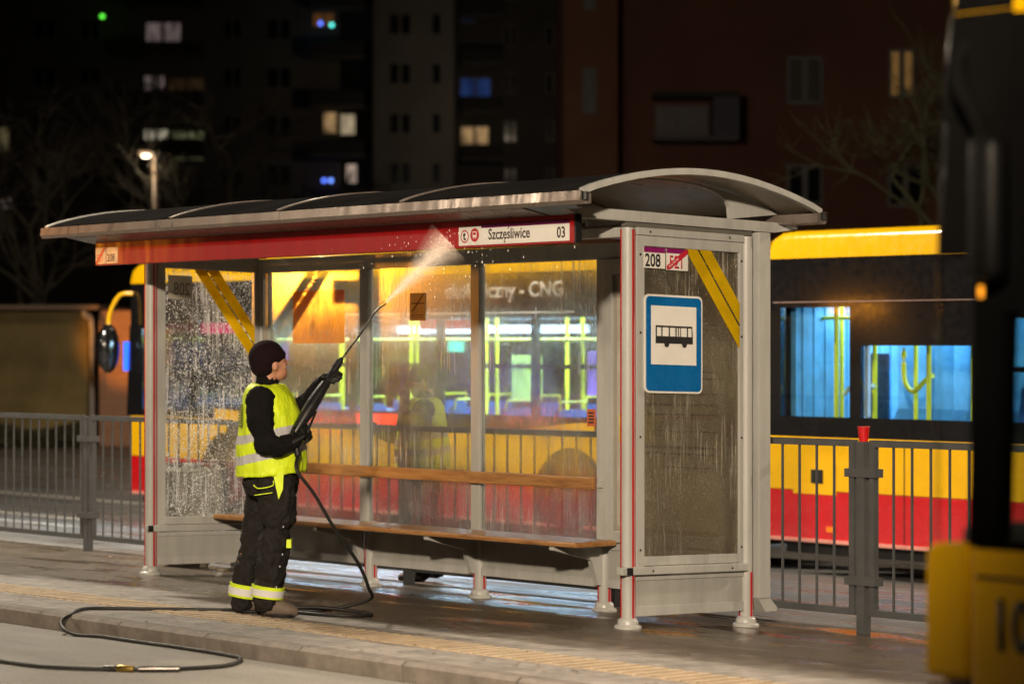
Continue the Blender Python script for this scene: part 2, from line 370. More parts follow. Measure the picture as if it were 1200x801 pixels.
# bits of litter and leaves on the pavement
bm = B(); random.seed(21)
for k in range(170):
    v = random.uniform(-2.25, 1.3) if k % 3 else random.uniform(-2.3, -1.9); u = random.uniform(-4, 9); z = GZ(v, u)+.004; r_ = random.uniform(.006, .02); a = random.random()*6
    q = [bm.verts.new((v+r_*random.uniform(.5, 1.2)*math.cos(a+1.26*j), u+r_*random.uniform(.5, 1.2)*math.sin(a+1.26*j), z+random.uniform(0, .006))) for j in range(5)]; bm.faces.new(q)
lb = struct('litter_bits', bm, mat('litter', (.16, .11, .06), .8, var=.5, vs=3), 'stuff')
# ================================================================== SHELTER
L_, W_ = 4.982, .969
SB, SA = -.0282, -.0041
def shear(root, done=None):
    for ch in list(root.children):
        for v in ch.data.vertices: v.co.z += SB*v.co.x + SA*v.co.y
        shear(ch)
sh = thing('bus_shelter', 'grey and glass bus stop shelter with curved roof and red name board', 'bus shelter', (0, 0, 0))
# posts
def post(x, y, top, base=0.):
    bm = B(); tube(bm, [(x, y, base-.12), (x, y, top)], .041, 20); p = obj('post', bm, M_FRAME, sh, True, 40)
    bm = B()
    for a in ((158, 272, 338, 92)):
        c, s_ = math.cos(R(a)), math.sin(R(a))
        cx, cy = x+c*.0405, y+s_*.0405; t_ = Vector((-s_, c, 0))*.006
        q = [Vector((cx, cy, 0))-t_, Vector((cx, cy, 0))+t_, Vector((cx+c*.004, cy+s_*.004, 0))+t_, Vector((cx+c*.004, cy+s_*.004, 0))-t_]
        prism(bm, [(v.x, v.y) for v in q], lambda a_, b_, d: (a_, b_, d), .0, top-.01 if x == 0 else .30)
    obj('red_line', bm, M_REDLINE, p)
    bm = B(); zb = GZ(x, y) - (SB*x+SA*y) - .015
    lathe(bm, (x, y, 0), [(.08, zb-.03), (.08, zb+.028), (.074, zb+.036), (.062, zb+.040), (.060, zb+.062), (.052, zb+.072), (.044, zb+.078)])
    obj('post_base', bm, M_FRAME, p, True, 35)
for x, y, t_ in ((0, 0, 2.30), (0, L_, 2.30), (W_, 0, 2.30), (W_, L_, 2.30), (W_, 1.245, .43), (W_, 2.47, .43), (W_, 3.66, .43)): post(x, y, t_)
# end panels
def end_panel(y, side):
    fy0, fy1 = y-.02, y+.02
    bm = B()
    box(bm, .05, .115, fy0, fy1, .33, 2.26, .004); box(bm, .895, .925, fy0, fy1, .33, 2.26, .004)
    box(bm, .115, .895, fy0, fy1, 2.20, 2.26, .004); box(bm, .115, .895, fy0, fy1, .358, .412, .004)
    obj('panel_frame', bm, M_FRAME, sh)
    bm = B(); box(bm, .05, .925, y-.03, y+.03, 2.262, 2.305, .004); obj('top_rail', bm, M_FRAME, sh)
    bm = B(); box(bm, -.09 if side < 0 else -.05, .935, y-.052, y+.0, .309, .356, .006); obj('middle_rail', bm, M_FRAME, sh)
    bm = B(); box(bm, -.055, -.012, y-.058, y-.0525, .312, .353); obj('rail_clamp', bm, M_BLACK, sh)
    bm = B(); box(bm, .045, .925, y-.012, y+.012, .075, .3, .003); obj('kick_panel', bm, M_PANEL, sh)
    bm = B(); box(bm, .045, .93, y-.02, y-.0125, .275, .3, .002); box(bm, .045, .93, y-.02, y-.0125, .07, .125, .002); obj('panel_strip', bm, M_FRAME, sh)
    bm = B(); box(bm, .116, .894, y-.004, y+.004, .413, 2.199)
    return obj('end_glass', bm, M_G_RIGHT if side < 0 else M_G_LEFT, sh)
eg_r = end_panel(0, -1); eg_l = end_panel(L_, 1)
def flat(name, poly, y, th, m, parent):
    bm = B(); prism(bm, poly, lambda a, b, d: (a, d, b), y, y-th); return obj(name, bm, m, parent)
def rrect(x0, x1, z0, z1, r, n=5):
    out = []
    for cx, cz, a0 in ((x1-r, z1-r, 0), (x0+r, z1-r, 90), (x0+r, z0+r, 180), (x1-r, z0+r, 270)):
        for k in range(n+1): a = R(a0+90*k/n); out.append((cx+r*math.cos(a), cz+r*math.sin(a)))
    return out
# bus stop sign on right end panel (outer face is y=-.004)
sx0, sx1, sz0, sz1 = .105, .575, 1.355, 1.925
flat('stop_sign', rrect(sx0, sx1, sz0, sz1, .035), -.022, .006, M_WHITE, sh)
sg = flat('sign_face', rrect(sx0+.012, sx1-.012, sz0+.012, sz1-.012, .028), -.0285, .002, M_BLUE, sh)
flat('sign_panel', [(.155, 1.52), (.52, 1.52), (.52, 1.86), (.155, 1.86)], -.031, .002, M_WHITE, sg)
def bus_picto():
    y = -.0335; x0, x1, z0 = .19, .49, 1.625; bm = B()
    f = lambda a, b, d: (x0+(x1-x0)*a, d, z0+(x1-x0)*b)
    prism(bm, [(0, .06), (1, .06), (1, .20), (0, .20)], f, y, y-.001)
    prism(bm, [(0, .37), (.985, .37), (.985, .405), (0, .405)], f, y, y-.001)
    for a, b in ((0, .03), (.15, .18), (.35, .38), (.53, .56), (.60, .62), (.66, .68), (.84, .87)):
        prism(bm, [(a, .20), (b, .20), (b, .37), (a, .37)], f, y, y-.001)
    prism(bm, [(.975, .2), (1, .2), (.985, .37), (.965, .37)], f, y, y-.001)
    for cx in (.29, .77):
        prism(bm, [(cx+.068*math.cos(2*PI*k/20), .055+.068*math.sin(2*PI*k/20)) for k in range(20)], f, y-.0012, y-.002)
    obj('bus_pictogram', bm, M_INK, sg)
bus_picto()
# number stickers 208 / 521
st = flat('line_sticker', [(.105, 2.075), (.275, 2.075), (.275, 2.195), (.105, 2.195)], -.022, .002, M_WHITE, sh)
flat('sticker_band', [(.105, 2.165), (.275, 2.165), (.275, 2.195), (.105, 2.195)], -.0245, .001, M_MAG, st)
obj('lettering', text_bm('208', .105, (.112, -.0245, 2.085), (1,0,0), (0,0,1), .001, xs=.80, bold=.002), M_INK, st)
st = flat('line_sticker', [(.285, 2.07), (.46, 2.07), (.46, 2.195), (.285, 2.195)], -.022, .002, M_WHITE, sh)
flat('sticker_band', [(.285, 2.168), (.46, 2.168), (.46, 2.195), (.285, 2.195)], -.0245, .001, M_MAG, st)
obj('lettering', text_bm('521', .105, (.305, -.0245, 2.082), (1,0,0), (0,0,1), .001, xs=.78, bold=.001), mat('sticker_red', (.5, .02, .04), .4), st)
flat('strike_bar', [(.285, 2.073), (.31, 2.073), (.46, 2.172), (.46, 2.193), (.435, 2.193), (.285, 2.094)], -.0262, .001, _M['sticker_red'], st)
obj('lettering', text_bm('MAŁYM 208', .018, (.306, -.0274, 2.083), (.15,0,.1), (-.1,0,.15), .0006), M_WHITE, st)
# yellow diagonal tapes
SLOPE = 1.26
def tape(y, yd, x0, x1, z0, z1, wdt=.085, gap=.012):
    for k in (0, 1):
        o = k*(wdt+gap)
        flat('yellow_tape', [(x0+o, z1), (x0+o+wdt, z1), (x1, tapez(x1, x0+o+wdt, x0, x1, z0, z1)), (x1, tapez(x1, x0+o, x0, x1, z0, z1))], y, yd, M_YTAPE, sh)
    bm = B()
    xm = x0+wdt+gap/2
    n = 26
    for k in range(n):
        if random.random() < .3: continue
        a = xm+(x1-xm)*(k+.1)/n; b = xm+(x1-xm)*(k+.85)/n
        za, zb = tapez(a, xm, x0, x1, z0, z1), tapez(b, xm, x0, x1, z0, z1)
        prism(bm, [(a-.006, za), (a+.007, za), (b+.007, zb), (b-.006, zb)], lambda p, q, d: (p, d, q), y-.0024, y-.003)
    obj('tape_print', bm, M_INK, sh)
def tapez(x, xs, x0, x1, z0, z1): return z1-(x-xs)*SLOPE
tape(-.021, .002, .44, .893, 1.66, 2.199, .10, .013)
tape(L_-.021, .002, .36, .893, 1.62, 2.199, .10, .013)
st = flat('line_sticker', [(.135, 1.98), (.34, 1.98), (.34, 2.15), (.135, 2.15)], L_-.021, .002, M_GREYST, sh)
obj('lettering', text_bm('208', .13, (.325, L_-.0232, 2.01), (-1,0,0), (0,0,1), -.001, xs=.75), mat('faint_ink', (.10, .10, .10), .6), st)
# back wall
zt, zb = 2.20, .415
mull = [0.045, 1.245, 2.49, 3.71, 4.90]
bm = B(); box(bm, W_-.02, W_+.03, .03, L_-.03, zt, 2.30, .004); obj('header_beam', bm, M_FRAME, sh)
bm = B(); box(bm, W_-.022, W_+.02, .03, L_-.03, zb-.05, zb, .004); obj('sill_beam', bm, M_FRAME, sh)
for u in (1.245, 2.49, 3.71):
    bm = B(); box(bm, W_-.028, W_+.028, u-.045, u+.045, zb-.05, zt-.001, .006); obj('mullion', bm, M_FRAME, sh)
for u in (.07, L_-.09):
    bm = B(); box(bm, W_-.024, W_+.024, u-.03, u+.04, zb-.05, zt-.001, .004); obj('mullion', bm, M_FRAME, sh)
panes = []
for a, b in ((1.29, 2.445), (2.535, 3.665), (3.755, 4.86)):
    bm = B(); box(bm, W_-.004, W_+.004, a, b, .80, zt-.001); panes.append(obj('back_glass', bm, M_G_BACK, sh))
    bm = B(); box(bm, W_-.004, W_+.004, a, b, zb+.001, .799); obj('lower_glass', bm, M_G_LOW, sh)
# timetable cabinet fills the first bay
bm = B(); box(bm, W_-.02, W_+.03, .11, 1.2, zb, zt-.002, .003); cab = obj('timetable_cabinet', bm, wet_metal('cabinet_back', (.34, .31, .26), .45), sh)
bm = B()
for a, b, c, d in ((1.13, 1.199, zb+.001, zt-.003), (.111, .18, zb+.001, zt-.003), (.181, 1.129, 2.10, zt-.003), (.181, 1.129, zb+.001, .49)): box(bm, W_-.045, W_-.021, a, b, c, d, .003)
obj('cabinet_frame', bm, M_FRAME, cab)
bm = B(); box(bm, W_-.024, W_-.0205, .2, 1.10, .52, 2.07); pp = obj('timetable_sheet', bm, M_PAPER, cab)
bm = B()
for z in (1.48, 1.44, 1.28, 1.22, 1.02, .98):
    y = 1.06
    while y > .25:
        l = random.uniform(.03, .12); box(bm, W_-.0262, W_-.0245, y-l, y, z, z+.014); y -= l+.02
for z in (.9, 1.12, 1.35): 
    y = .7
    while y > .25:
        l = random.uniform(.02, .07); box(bm, W_-.0262, W_-.0245, y-l, y, z, z+.01); y -= l+.02
obj('timetable_print', bm, mat('grey_ink', (.06, .06, .06), .6), pp)
bm = B(); box(bm, W_-.0262, W_-.0245, .93, 1.08, 1.05, 1.22); obj('yellow_notice', bm, M_YPAPER, pp)
bm = B(); box(bm, W_-.0262, W_-.0245, .3, .72, 1.205, 1.212); obj('red_rule', bm, M_REDLINE, pp)
# lower back panels
for a, b in ((.05, 1.2), (1.29, 2.445), (2.535, 3.665), (3.755, 4.9)):
    bm = B(); box(bm, W_-.012, W_+.012, a, b, .125, zb-.052, .002); k = obj('kick_panel', bm, M_PANEL, sh)
    bm = B(); box(bm, W_-.02, W_-.0125, a, b, .125, .18, .002); obj('panel_strip', bm, M_FRAME, k)
# small stickers on back glass
bm = B(); box(bm, W_-.008, W_-.0045, 3.04, 3.21, 1.83, 2.02); pst = obj('smoking_notice', bm, mat('notice_beige', (.45, .27, .12), .5), sh)
bm = B(); box(bm, W_-.0095, W_-.0082, 3.05, 3.20, 1.945, 1.953); box(bm, W_-.0095, W_-.0082, 3.055, 3.195, 1.865, 1.87); box(bm, W_-.0095, W_-.0082, 3.055, 3.195, 1.85, 1.855)
prism(bm, [(3.18, 1.89), (3.19, 1.895), (3.07, 2.01), (3.06, 2.005)], lambda a, b, d: (d, a, b), W_-.0095, W_-.0082)
obj('notice_print', bm, mat('brown_ink', (.10, .01, .01), .6), pst)
bm = B(); box(bm, W_-.008, W_-.0045, 1.32, 1.40, 1.14, 1.25); sq = obj('small_sticker', bm, mat('sticker_orange', (.5, .12, .04), .5), sh)
bm = B()
for z in (1.16, 1.18, 1.20, 1.22): box(bm, W_-.0095, W_-.0082, 1.335, 1.385, z, z+.01)
obj('sticker_print', bm, M_INK, sq)
bm = B(); box(bm, W_+.0045, W_+.007, 3.97, 4.59, 1.68, 2.06); obj('orange_poster', bm, M_ORPOST, sh)
# backrest and bench
for a, b in ((1.285, 2.555), (2.563, 4.75)):
    bm = B(); box(bm, .90, .93, a, b, .74, .82, .008); obj('backrest', bm, M_WOOD, sh)
for u in (1.245, 2.49, 3.71):
    bm = B(); box(bm, .925, W_-.025, u-.02, u+.02, .755, .8); obj('backrest_bracket', bm, M_FRAME, sh)
bench = None
for k, (x0, x1) in enumerate(((.50, .60), (.612, .712), (.724, .824), (.836, .93))):
    for a, b in ((1.0+k*.03, 2.86), (2.865, 4.93)):
        bm = B(); box(bm, x0, x1, a, b, .395, .43, .012); obj('bench_slat', bm, M_WOOD, sh)
for u in (1.245, 2.49, 3.71):
    bm = B(); prism(bm, [(.52, .39), (.93, .39), (.93, .14), (.90, .14), (.84, .30), (.52, .37)], lambda a, b, d: (a, d, b), u-.02, u+.02); obj('bench_bracket', bm, M_FRAME, sh)
# front beam, side beams and downpipe
bm = B(); box(bm, -.03, .03, .0, L_, 2.245, 2.302, .004); obj('front_beam', bm, M_FRAME, sh)
for y in (-.0, L_):
    bm = B(); prism(bm, [(-.50, 2.375), (-.38, 2.335), (1.18, 2.335), (1.38, 2.365), (1.38, 2.378), (1.18, 2.396), (-.30, 2.396)], lambda a, b, d: (a, d, b), y-.035, y+.035); obj('side_beam', bm, M_FRAME, sh)
    bm = B(); box(bm, -.03, 1.0, y-.02, y+.02, 2.306, 2.334); obj('gap_shade_strip', bm, mat('gap_shade_grey', (.12, .115, .10), .5), sh)  # dark filler strip: shade under the beam put into its grey
for u in (1.245, 2.49, 3.71):
    bm = B(); prism(bm, [(-.50, 2.375), (-.38, 2.335), (1.18, 2.335), (1.25, 2.37), (-.3, 2.396)], lambda a, b, d: (a, d, b), u-.03, u+.03); obj('cross_beam', bm, M_FRAME, sh)
bm = B(); box(bm, 1.03, 1.13, -.05, .05, .14, 2.33, .006)
prism(bm, [(1.03, .14), (1.13, .14), (1.19, .085), (1.19, .06), (1.09, .06)], lambda a, b, d: (a, d, b), -.045, .045)
obj('downpipe', bm, M_FRAME, sh)
# roof
VF, VR, U0, U1 = -.66, 1.26, -.345, L_+.345
def roofz(v):
    s = (v-VF)/(VR-VF); return 2.455+.168*math.sin(PI*min(1, max(0, s)))**.85
NV = 28
def arch(bm, u0, u1, dz0, dz1, va=VF, vb=VR):
    P = [va+(vb-va)*k/NV for k in range(NV+1)]
    poly = [(v, roofz(v)+dz1) for v in P]+[(v, roofz(v)+dz0) for v in reversed(P)]
    A = [bm.verts.new((a, u0, b)) for a, b in poly]; Bv = [bm.verts.new((a, u1, b)) for a, b in poly]; n = len(poly)
    for k in range(NV): bm.faces.new((A[k], A[k+1], A[n-2-k], A[n-1-k])); bm.faces.new((Bv[k], Bv[n-1-k], Bv[n-2-k], Bv[k+1]))
    for k in range(n): bm.faces.new((A[k], Bv[k], Bv[(k+1) % n], A[(k+1) % n]))
bm = B(); arch(bm, U0+.01, U1-.01, -.008, .0); obj('roof_sheet', bm, mat('roof_sheet', (.26, .235, .18), .35, var=.1, vs=3), sh, True, 40)
bm = B()
for k in range(5):
    a = U0+.03+(U1-U0-.06)*k/5; arch(bm, a, a+(U1-U0-.06)/5-.02, .002, .006)
obj('roof_skin', bm, matt('roof_skin', (.018, .017, .017)), sh, True, 40)
for u in (U0, 1.245, 2.49, 3.71, U1-.03):
    bm = B(); arch(bm, u-.004, u+.034, -.022, .014); obj('roof_rib', bm, M_FRAME if u in (U0, U1-.03) else M_GUT, sh, True, 40)
for y in (0., 1.245, 2.49, 3.71, L_):
    bm = B(); n = 22; top = []; low = []
    for k in range(n+1):
        v = -.45+1.68*k/n; top.append((v, roofz(v)-.022))
    c, hw = .22, .60
    for k in range(n+1):
        a = PI*k/n; low.append((c-hw*math.cos(a), 2.399+.195*math.sin(a)**.55 if 0 < k < n else 2.398))
    A = [bm.verts.new((a, y-.012, b)) for a, b in top]; A2 = [bm.verts.new((a, y-.012, min(b, roofz(a)-.035))) for a, b in low]
    Bb = [bm.verts.new((a, y+.012, b)) for a, b in top]; B2 = [bm.verts.new((a, y+.012, min(b, roofz(a)-.035))) for a, b in low]
    for k in range(n):
        bm.faces.new((A[k], A[k+1], A2[k+1], A2[k])); bm.faces.new((Bb[k], B2[k], B2[k+1], Bb[k+1])); bm.faces.new((A[k], Bb[k], Bb[k+1], A[k+1])); bm.faces.new((A2[k], A2[k+1], B2[k+1], B2[k]))
    for j in (0, n): bm.faces.new((A[j], A2[j], B2[j], Bb[j]))
    obj('roof_arch_plate', bm, M_FRAME, sh)
# gutters
for v0, v1, nm in ((VF-.03, VF+.05, 'gutter'), (VR-.05, VR+.03, 'gutter')):
    bm = B(); s_ = -1 if v0 < 0 else 1; vo = VF if s_ < 0 else VR
    prism(bm, [(vo-s_*.05, 2.385), (vo+s_*.02, 2.378), (vo+s_*.035, 2.40), (vo+s_*.028, 2.452), (vo-s_*.05, 2.44)], lambda a, b, d: (a, d, b), U0-.01, U1+.01)
    g = obj(nm, bm, M_GUT, sh)
    for uu in (U0-.012, U1+.012): bm = B(); lathe(bm, (vo+s_*.0, uu, 2.425), [(.022, -.022), (.022, .022)], 10); obj('gutter_plug', bm, M_BLACK, g)
bm = B(); prism(bm, [(VF+.03, 2.39), (-.40, 2.352), (-.40, 2.344), (VF+.02, 2.38)], lambda a, b, d: (a, d, b), .2, L_+.1); obj('soffit_strip', bm, M_GUT, sh)
# red name board
bm = B(); box(bm, -.44, -.40, -.03, 5.012, 2.19, 2.35, .004); fa = obj('name_board', bm, M_RED, sh)
bm = B(); box(bm, -.442, -.398, -.045, -.031, 2.188, 2.352); obj('board_end', bm, M_BLACK, fa)
def onboard(name, u0, u1, z0, z1, m, d=.003, par=fa):
    bm = B(); box(bm, -.4405-d, -.4405, min(u0, u1), max(u0, u1), z0, z1); return obj(name, bm, m, par)
onboard('name_strip', .01, .985, 2.203, 2.30, M_WHITE)
onboard('purple_band', .01, .78, 2.3005, 2.322, mat('purple', (.10, .004, .05), .4))
onboard('icon_strip', .78, .985, 2.3002, 2.312, M_WHITE, .0025)
tb = text_bm('Szczesliwice', .088, (-.4437, .715, 2.232), (0,-1,0), (0,0,1), .001, xs=.86, bold=.0012)
def tw(q):
    b_ = text_bm(q, .088, (0, 0, 0), (1,0,0), (0,0,1), 0, xs=.86, bold=.0012); r_ = max(v.co.x for v in b_.verts); b_.free(); return r_
ye, ys = .715-tw('Szcze'), .715-tw('Szczes')
fn_ = lambda a, b, d: (d, a, b)
prism(tb, [(ye+.016, 2.231), (ye+.010, 2.231), (ye+.018, 2.220), (ye+.017, 2.215), (ye+.010, 2.214), (ye+.010, 2.209), (ye+.020, 2.209), (ye+.026, 2.216)], fn_, -.4437, -.4447)
prism(tb, [(ys+.022, 2.286), (ys+.016, 2.286), (ys+.004, 2.304), (ys+.013, 2.304)], fn_, -.4437, -.4447)
obj('lettering', tb, mat('dark_ink', (.03, .008, .01), .5), fa)
obj('lettering', text_bm('03', .088, (-.4437, .115, 2.222), (0,-1,0), (0,0,1), .001, xs=.85, bold=.0012), _M['dark_ink'], fa)
def disc2(bm, yc, zc, r0, r1, x, seg=24):
    for k in range(seg):
        a, b = 2*PI*k/seg, 2*PI*(k+1)/seg
        q = [(yc+r*math.cos(t_), zc+r*math.sin(t_)) for r, t_ in ((r0, a), (r1, a), (r1, b), (r0, b))]
        if r0 == 0: q = q[1:]
        bm.faces.new([bm.verts.new((x, p, z)) for p, z in q])
bm = B(); disc2(bm, .93, 2.256, .030, .038, -.4442); ic = obj('tram_icon', bm, mat('icon_red', (.45, .01, .02), .4), fa)
obj('icon_letter', text_bm('t', .075, (-.4437, .945, 2.236), (0,-1,0), (0,0,1), .001, bold=.002), _M['dark_ink'], ic)
bm = B(); disc2(bm, .838, 2.262, 0, .040, -.4442); ic = obj('bus_icon', bm, _M['icon_red'], fa)
bm = B(); box(bm, -.4455, -.4448, .82, .856, 2.25, 2.283); box(bm, -.4455, -.4448, .846, .852, 2.24, 2.249); box(bm, -.4455, -.4448, .824, .83, 2.24, 2.249); obj('icon_bus_shape', bm, M_WHITE, ic)
bm = B(); box(bm, -.4462, -.4457, .824, .852, 2.262, 2.278); obj('icon_bus_window', bm, _M['icon_red'], ic)
st = onboard('line_sticker', 4.72, 4.865, 2.2, 2.315, mat('sticker_cream', (.55, .42, .30), .4), .002)
obj('lettering', text_bm('208', .078, (-.4430, 4.855, 2.215), (0,-1,0), (0,0,1), .001, xs=.85), M_INK, st)
st = onboard('line_sticker', 4.875, 5.005, 2.2, 2.315, _M['sticker_cream'], .002)
obj('lettering', text_bm('521', .078, (-.4430, 4.995, 2.215), (0,-1,0), (0,0,1), .001, xs=.78), _M['sticker_red'], st)
bm = B(); prism(bm, [(5.0, 2.2), (4.985, 2.2), (4.88, 2.30), (4.88, 2.315), (4.9, 2.315), (5.0, 2.215)], lambda a, b, d: (d, a, b), -.4446, -.4455); obj('strike_bar', bm, _M['sticker_red'], st)
for x, z in ((.08, .45), (.08, 1.1), (.08, 1.7), (.08, 2.15), (.91, .45), (.91, 1.1), (.91, 1.7), (.91, 2.15), (.15, .33), (.8, .33), (.15, 2.283), (.8, 2.283)):
    bm = B(); yy = -.02 if z < 2.2 and z > .4 else (-.052 if z < .4 else -.03); prism(bm, [(x+.007*math.cos(2*PI*k/10), z+.007*math.sin(2*PI*k/10)) for k in range(10)], lambda a, b, d: (a, d, b), yy-.0005, yy-.003); obj('screw', bm, M_STEEL, sh)
shear(sh)
# ================================================================== FENCE
def fence():
    f = thing('pedestrian_fence', 'dark grey barred railing running behind the bus shelter', 'fence', (1.4, -.55, GZ(1.4, -.55)))
    z00 = f.location.z
    def W(v, u, z): return (v-1.4, u+.55, z+GZ(1.4, u)-z00)
    us = [-.55+2.16*k for k in range(-3, 8)]
    def bx(bm, v0, v1, u0, u1, z0, z1):
        vs = [bm.verts.new(W(v, u, z)) for v in (v0, v1) for u in (u0, u1) for z in (z0, z1)]
        for q in ((0,1,3,2), (4,6,7,5), (0,4,5,1), (2,3,7,6), (0,2,6,4), (1,5,7,3)): bm.faces.new([vs[i] for i in q])
    for u in us:
        bm = B(); bx(bm, 1.37, 1.43, u-.03, u+.03, -.03, 1.13); p = obj('fence_post', bm, M_FENCE, f)
        for z in (.28, .92): bm = B(); bx(bm, 1.362, 1.438, u-.12, u+.12, z, z+.05); obj('clamp', bm, M_FENCE, p)
        for s_ in (-1, 1):
            pass
    for a, b in zip(us, us[1:]):
        bm = B()
        bx(bm, 1.38, 1.42, a+.06, b-.06, 1.10, 1.14); bx(bm, 1.38, 1.42, a+.06, b-.06, .10, .14)
        bx(bm, 1.38, 1.42, a+.06, a+.10, .14, 1.10); bx(bm, 1.38, 1.42, b-.10, b-.06, .14, 1.10)
        pn = obj('fence_panel', bm, M_FENCE, f)
        bm = B(); n = 13
        for k in range(n):
            u = a+.1+(b-a-.2)*(k+.95)/(n+.9); bx(bm, 1.394, 1.406, u-.006, u+.006, .14, 1.10)
        obj('bars', bm, M_FENCE, pn)
fence()
c = thing('paper_cup', 'red paper cup left standing on top of the fence post', 'cup', (1.4, -.55, GZ(1.4, -.55)+1.13))
bm = B(); lathe(bm, (0, 0, 0), [(.026, 0), (.037, .085), (.034, .085), (.024, .006)], 18); obj('cup_body', bm, mat('cup_red', (.6, .012, .015), .35), c, True, 40)
bm = B(); lathe(bm, (0, 0, .083), [(.0375, 0), (.040, .004), (.0375, .008)], 18); obj('rim', bm, mat('cup_rim', (.55, .05, .05), .4), c, True)
# litter bin
b_ = thing('litter_bin', 'round tapered concrete litter bin behind the left end of the shelter', 'bin', (1.0, 6.0, GZ(1.0, 6.0)-.01))
bm = B(); lathe(bm, (0, 0, 0), [(.15, 0), (.26, .16), (.265, .75), (.24, .78)], 8); obj('bin_body', bm, mat('bin_concrete', (.25, .23, .19), .8, var=.2, vs=20, bump=.5), b_)
bm = B(); lathe(bm, (0, 0, .0), [(.215, .781), (.215, .80), (.18, .80), (.18, .79)], 16); obj('liner_rim', bm, M_STEEL, b_)
M_DK = matt('matt_black', (.006, .006, .006))
# ================================================================== BUSES
def bus(label, loc, L, wins, roof_y=2.80, waist=(.73, 1.21), red=True, black_top=None, cab=True, sill=None, wheels=(), face='front', lamps=True, seats=True, number=None, power=60, rwin=None):
    t_ = thing('city_bus', label, 'bus', loc, R(90)); WD = 2.50
    z0 = .27; yt0, yt1 = waist
    # lower skin
    def skin(name, za, zb_, m, xa=-L+.02, xb=0., bulge=0):
        bm = B()
        box(bm, xa, xb-.0, -.05, 0, za, zb_, .01 if zb_-za > .1 else 0); box(bm, xa, xb, -WD, -WD+.05, za, zb_, .01 if zb_-za > .1 else 0)
        return obj(name, bm, m, t_)
    if red:
        skin('red_skirt', z0, yt0-.002, M_BR)
        bm = B(); box(bm, -L+.02, 0, -.02, .02, z0+.0, z0+.035, .008); obj('skirt_trim', bm, mat('trim_pink', (.6, .25, .2), .3), t_)
    skin('yellow_waist', yt0 if red else z0+.12, yt1, M_BY, xb=0 if cab is False or red else -.160)
    # black window band with openings
    tops = max(w[3] for w in wins); bots = min(w[2] for w in wins)
    for side in (0, 1):
        y0, y1 = ((-.045, -.002), (-WD+.002, -WD+.045))[side]
        bm = B(); wl = sorted(wins if (side == 0 or not rwin) else rwin, key=lambda w: -w[0]); x = -.0 if not number else -.17
        for (xa, xb, za, zb_) in wl:   # xa > xb
            box(bm, xa, x, y0, y1, yt1+.001, roof_y-.001); box(bm, xb, xa, y0, y1, yt1+.001, za); box(bm, xb, xa, y0, y1, zb_, roof_y-.001); x = xb
        box(bm, -L+.02, x, y0, y1, yt1+.001, roof_y-.001)
        wb = obj('window_band', bm, M_BB if not number else M_DK, t_)
        for (xa, xb, za, zb_) in wl:
            bm = B(); box(bm, xb+.001, xa-.001, (y0+y1)/2-.004, (y0+y1)/2+.004, za+.001, zb_-.001, 0); g = obj('window', bm, M_BGLASS if not number else M_CABGLASS, t_)
            if zb_-za > .7 and xa-xb > .9:
                bm = B(); box(bm, xb+.01, xa-.01, y1-.012 if side == 0 else y0, y1-.002 if side == 0 else y0+.01, za+(zb_-za)*.48, za+(zb_-za)*.48+.045); obj('window_bar', bm, M_BB, g)
    # roof with rounded shoulders
    bm = B(); prof = []
    H = 3.06
    for k in range(7): a = R(90*k/6); prof.append((-.10+.09*math.cos(a), H-.10+.09*math.sin(a)))
    prof = [(0, roof_y)]+prof+[(-WD/2, H+.01)]+[(-WD-p[0], p[1]) for p in reversed(prof)]+[(-WD, roof_y)]
    A = []; fr = -.0 if not number else -.10
    for x, s_ in ((fr-.28, 1), (fr-.12, .97), (fr-.03, .80), (fr, .45)):
        A.append([bm.verts.new((x, p, roof_y+(z-roof_y)*s_)) for p, z in prof])
    A.insert(0, [bm.verts.new((-L+.25, p, z)) for p, z in prof]); A.insert(0, [bm.verts.new((-L+.02, p, roof_y+(z-roof_y)*.7)) for p, z in prof])
    for r0, r1 in zip(A, A[1:]):
        for k in range(len(prof)-1): bm.faces.new((r0[k], r0[k+1], r1[k+1], r1[k]))
    bm.faces.new(A[0]); bm.faces.new(A[-1][::-1])
    obj('roof', bm, M_BY, t_, True, 50)
    # ends, floor, ceiling
    bm = B(); box(bm, -L, -L+.02, -WD+.02, -.02, .3, roof_y); obj('rear_wall', bm, M_BB, t_)
    bm = B(); box(bm, -L+.05, -.2, -WD+.06, -.06, .32, .38); obj('floor', bm, M_BFLOOR, t_)
    bm = B(); box(bm, -L+.05, -.9 if cab else -.1, -WD+.06, -.06, roof_y-.35, roof_y-.31); ce = obj('ceiling', bm, M_BIN, t_)
    if lamps:
        bm = B()
        for y in (-.55, -WD+.55): box(bm, -L+.3, -1.6, y-.06, y+.06, roof_y-.37, roof_y-.352)
        obj('light_strip', bm, M_LAMPW, ce)
        n = int(L/2.2)
        for k in range(n):
            d = bpy.data.lights.new('bus_light', 'AREA'); d.shape = 'RECTANGLE'; d.size = 1.9; d.size_y = 1.6; d.energy = power; d.color = (.58, .80, 1)
            lo = bpy.data.objects.new('bus_light', d); C.objects.link(lo); lo.parent = t_; lo.location = (-(1.2 if not cab else 2.4)-(L-(2.6 if not cab else 3.6))*k/max(1, n-1), -WD/2, roof_y-.42)
    # inside panels below the windows
    bm = B(); box(bm, -L+.05, -.3, -WD+.06, -WD+.08, .38, 1.3); box(bm, -L+.05, -.3, -.08, -.06, .38, 1.3); obj('inner_panel', bm, M_BIN, t_)
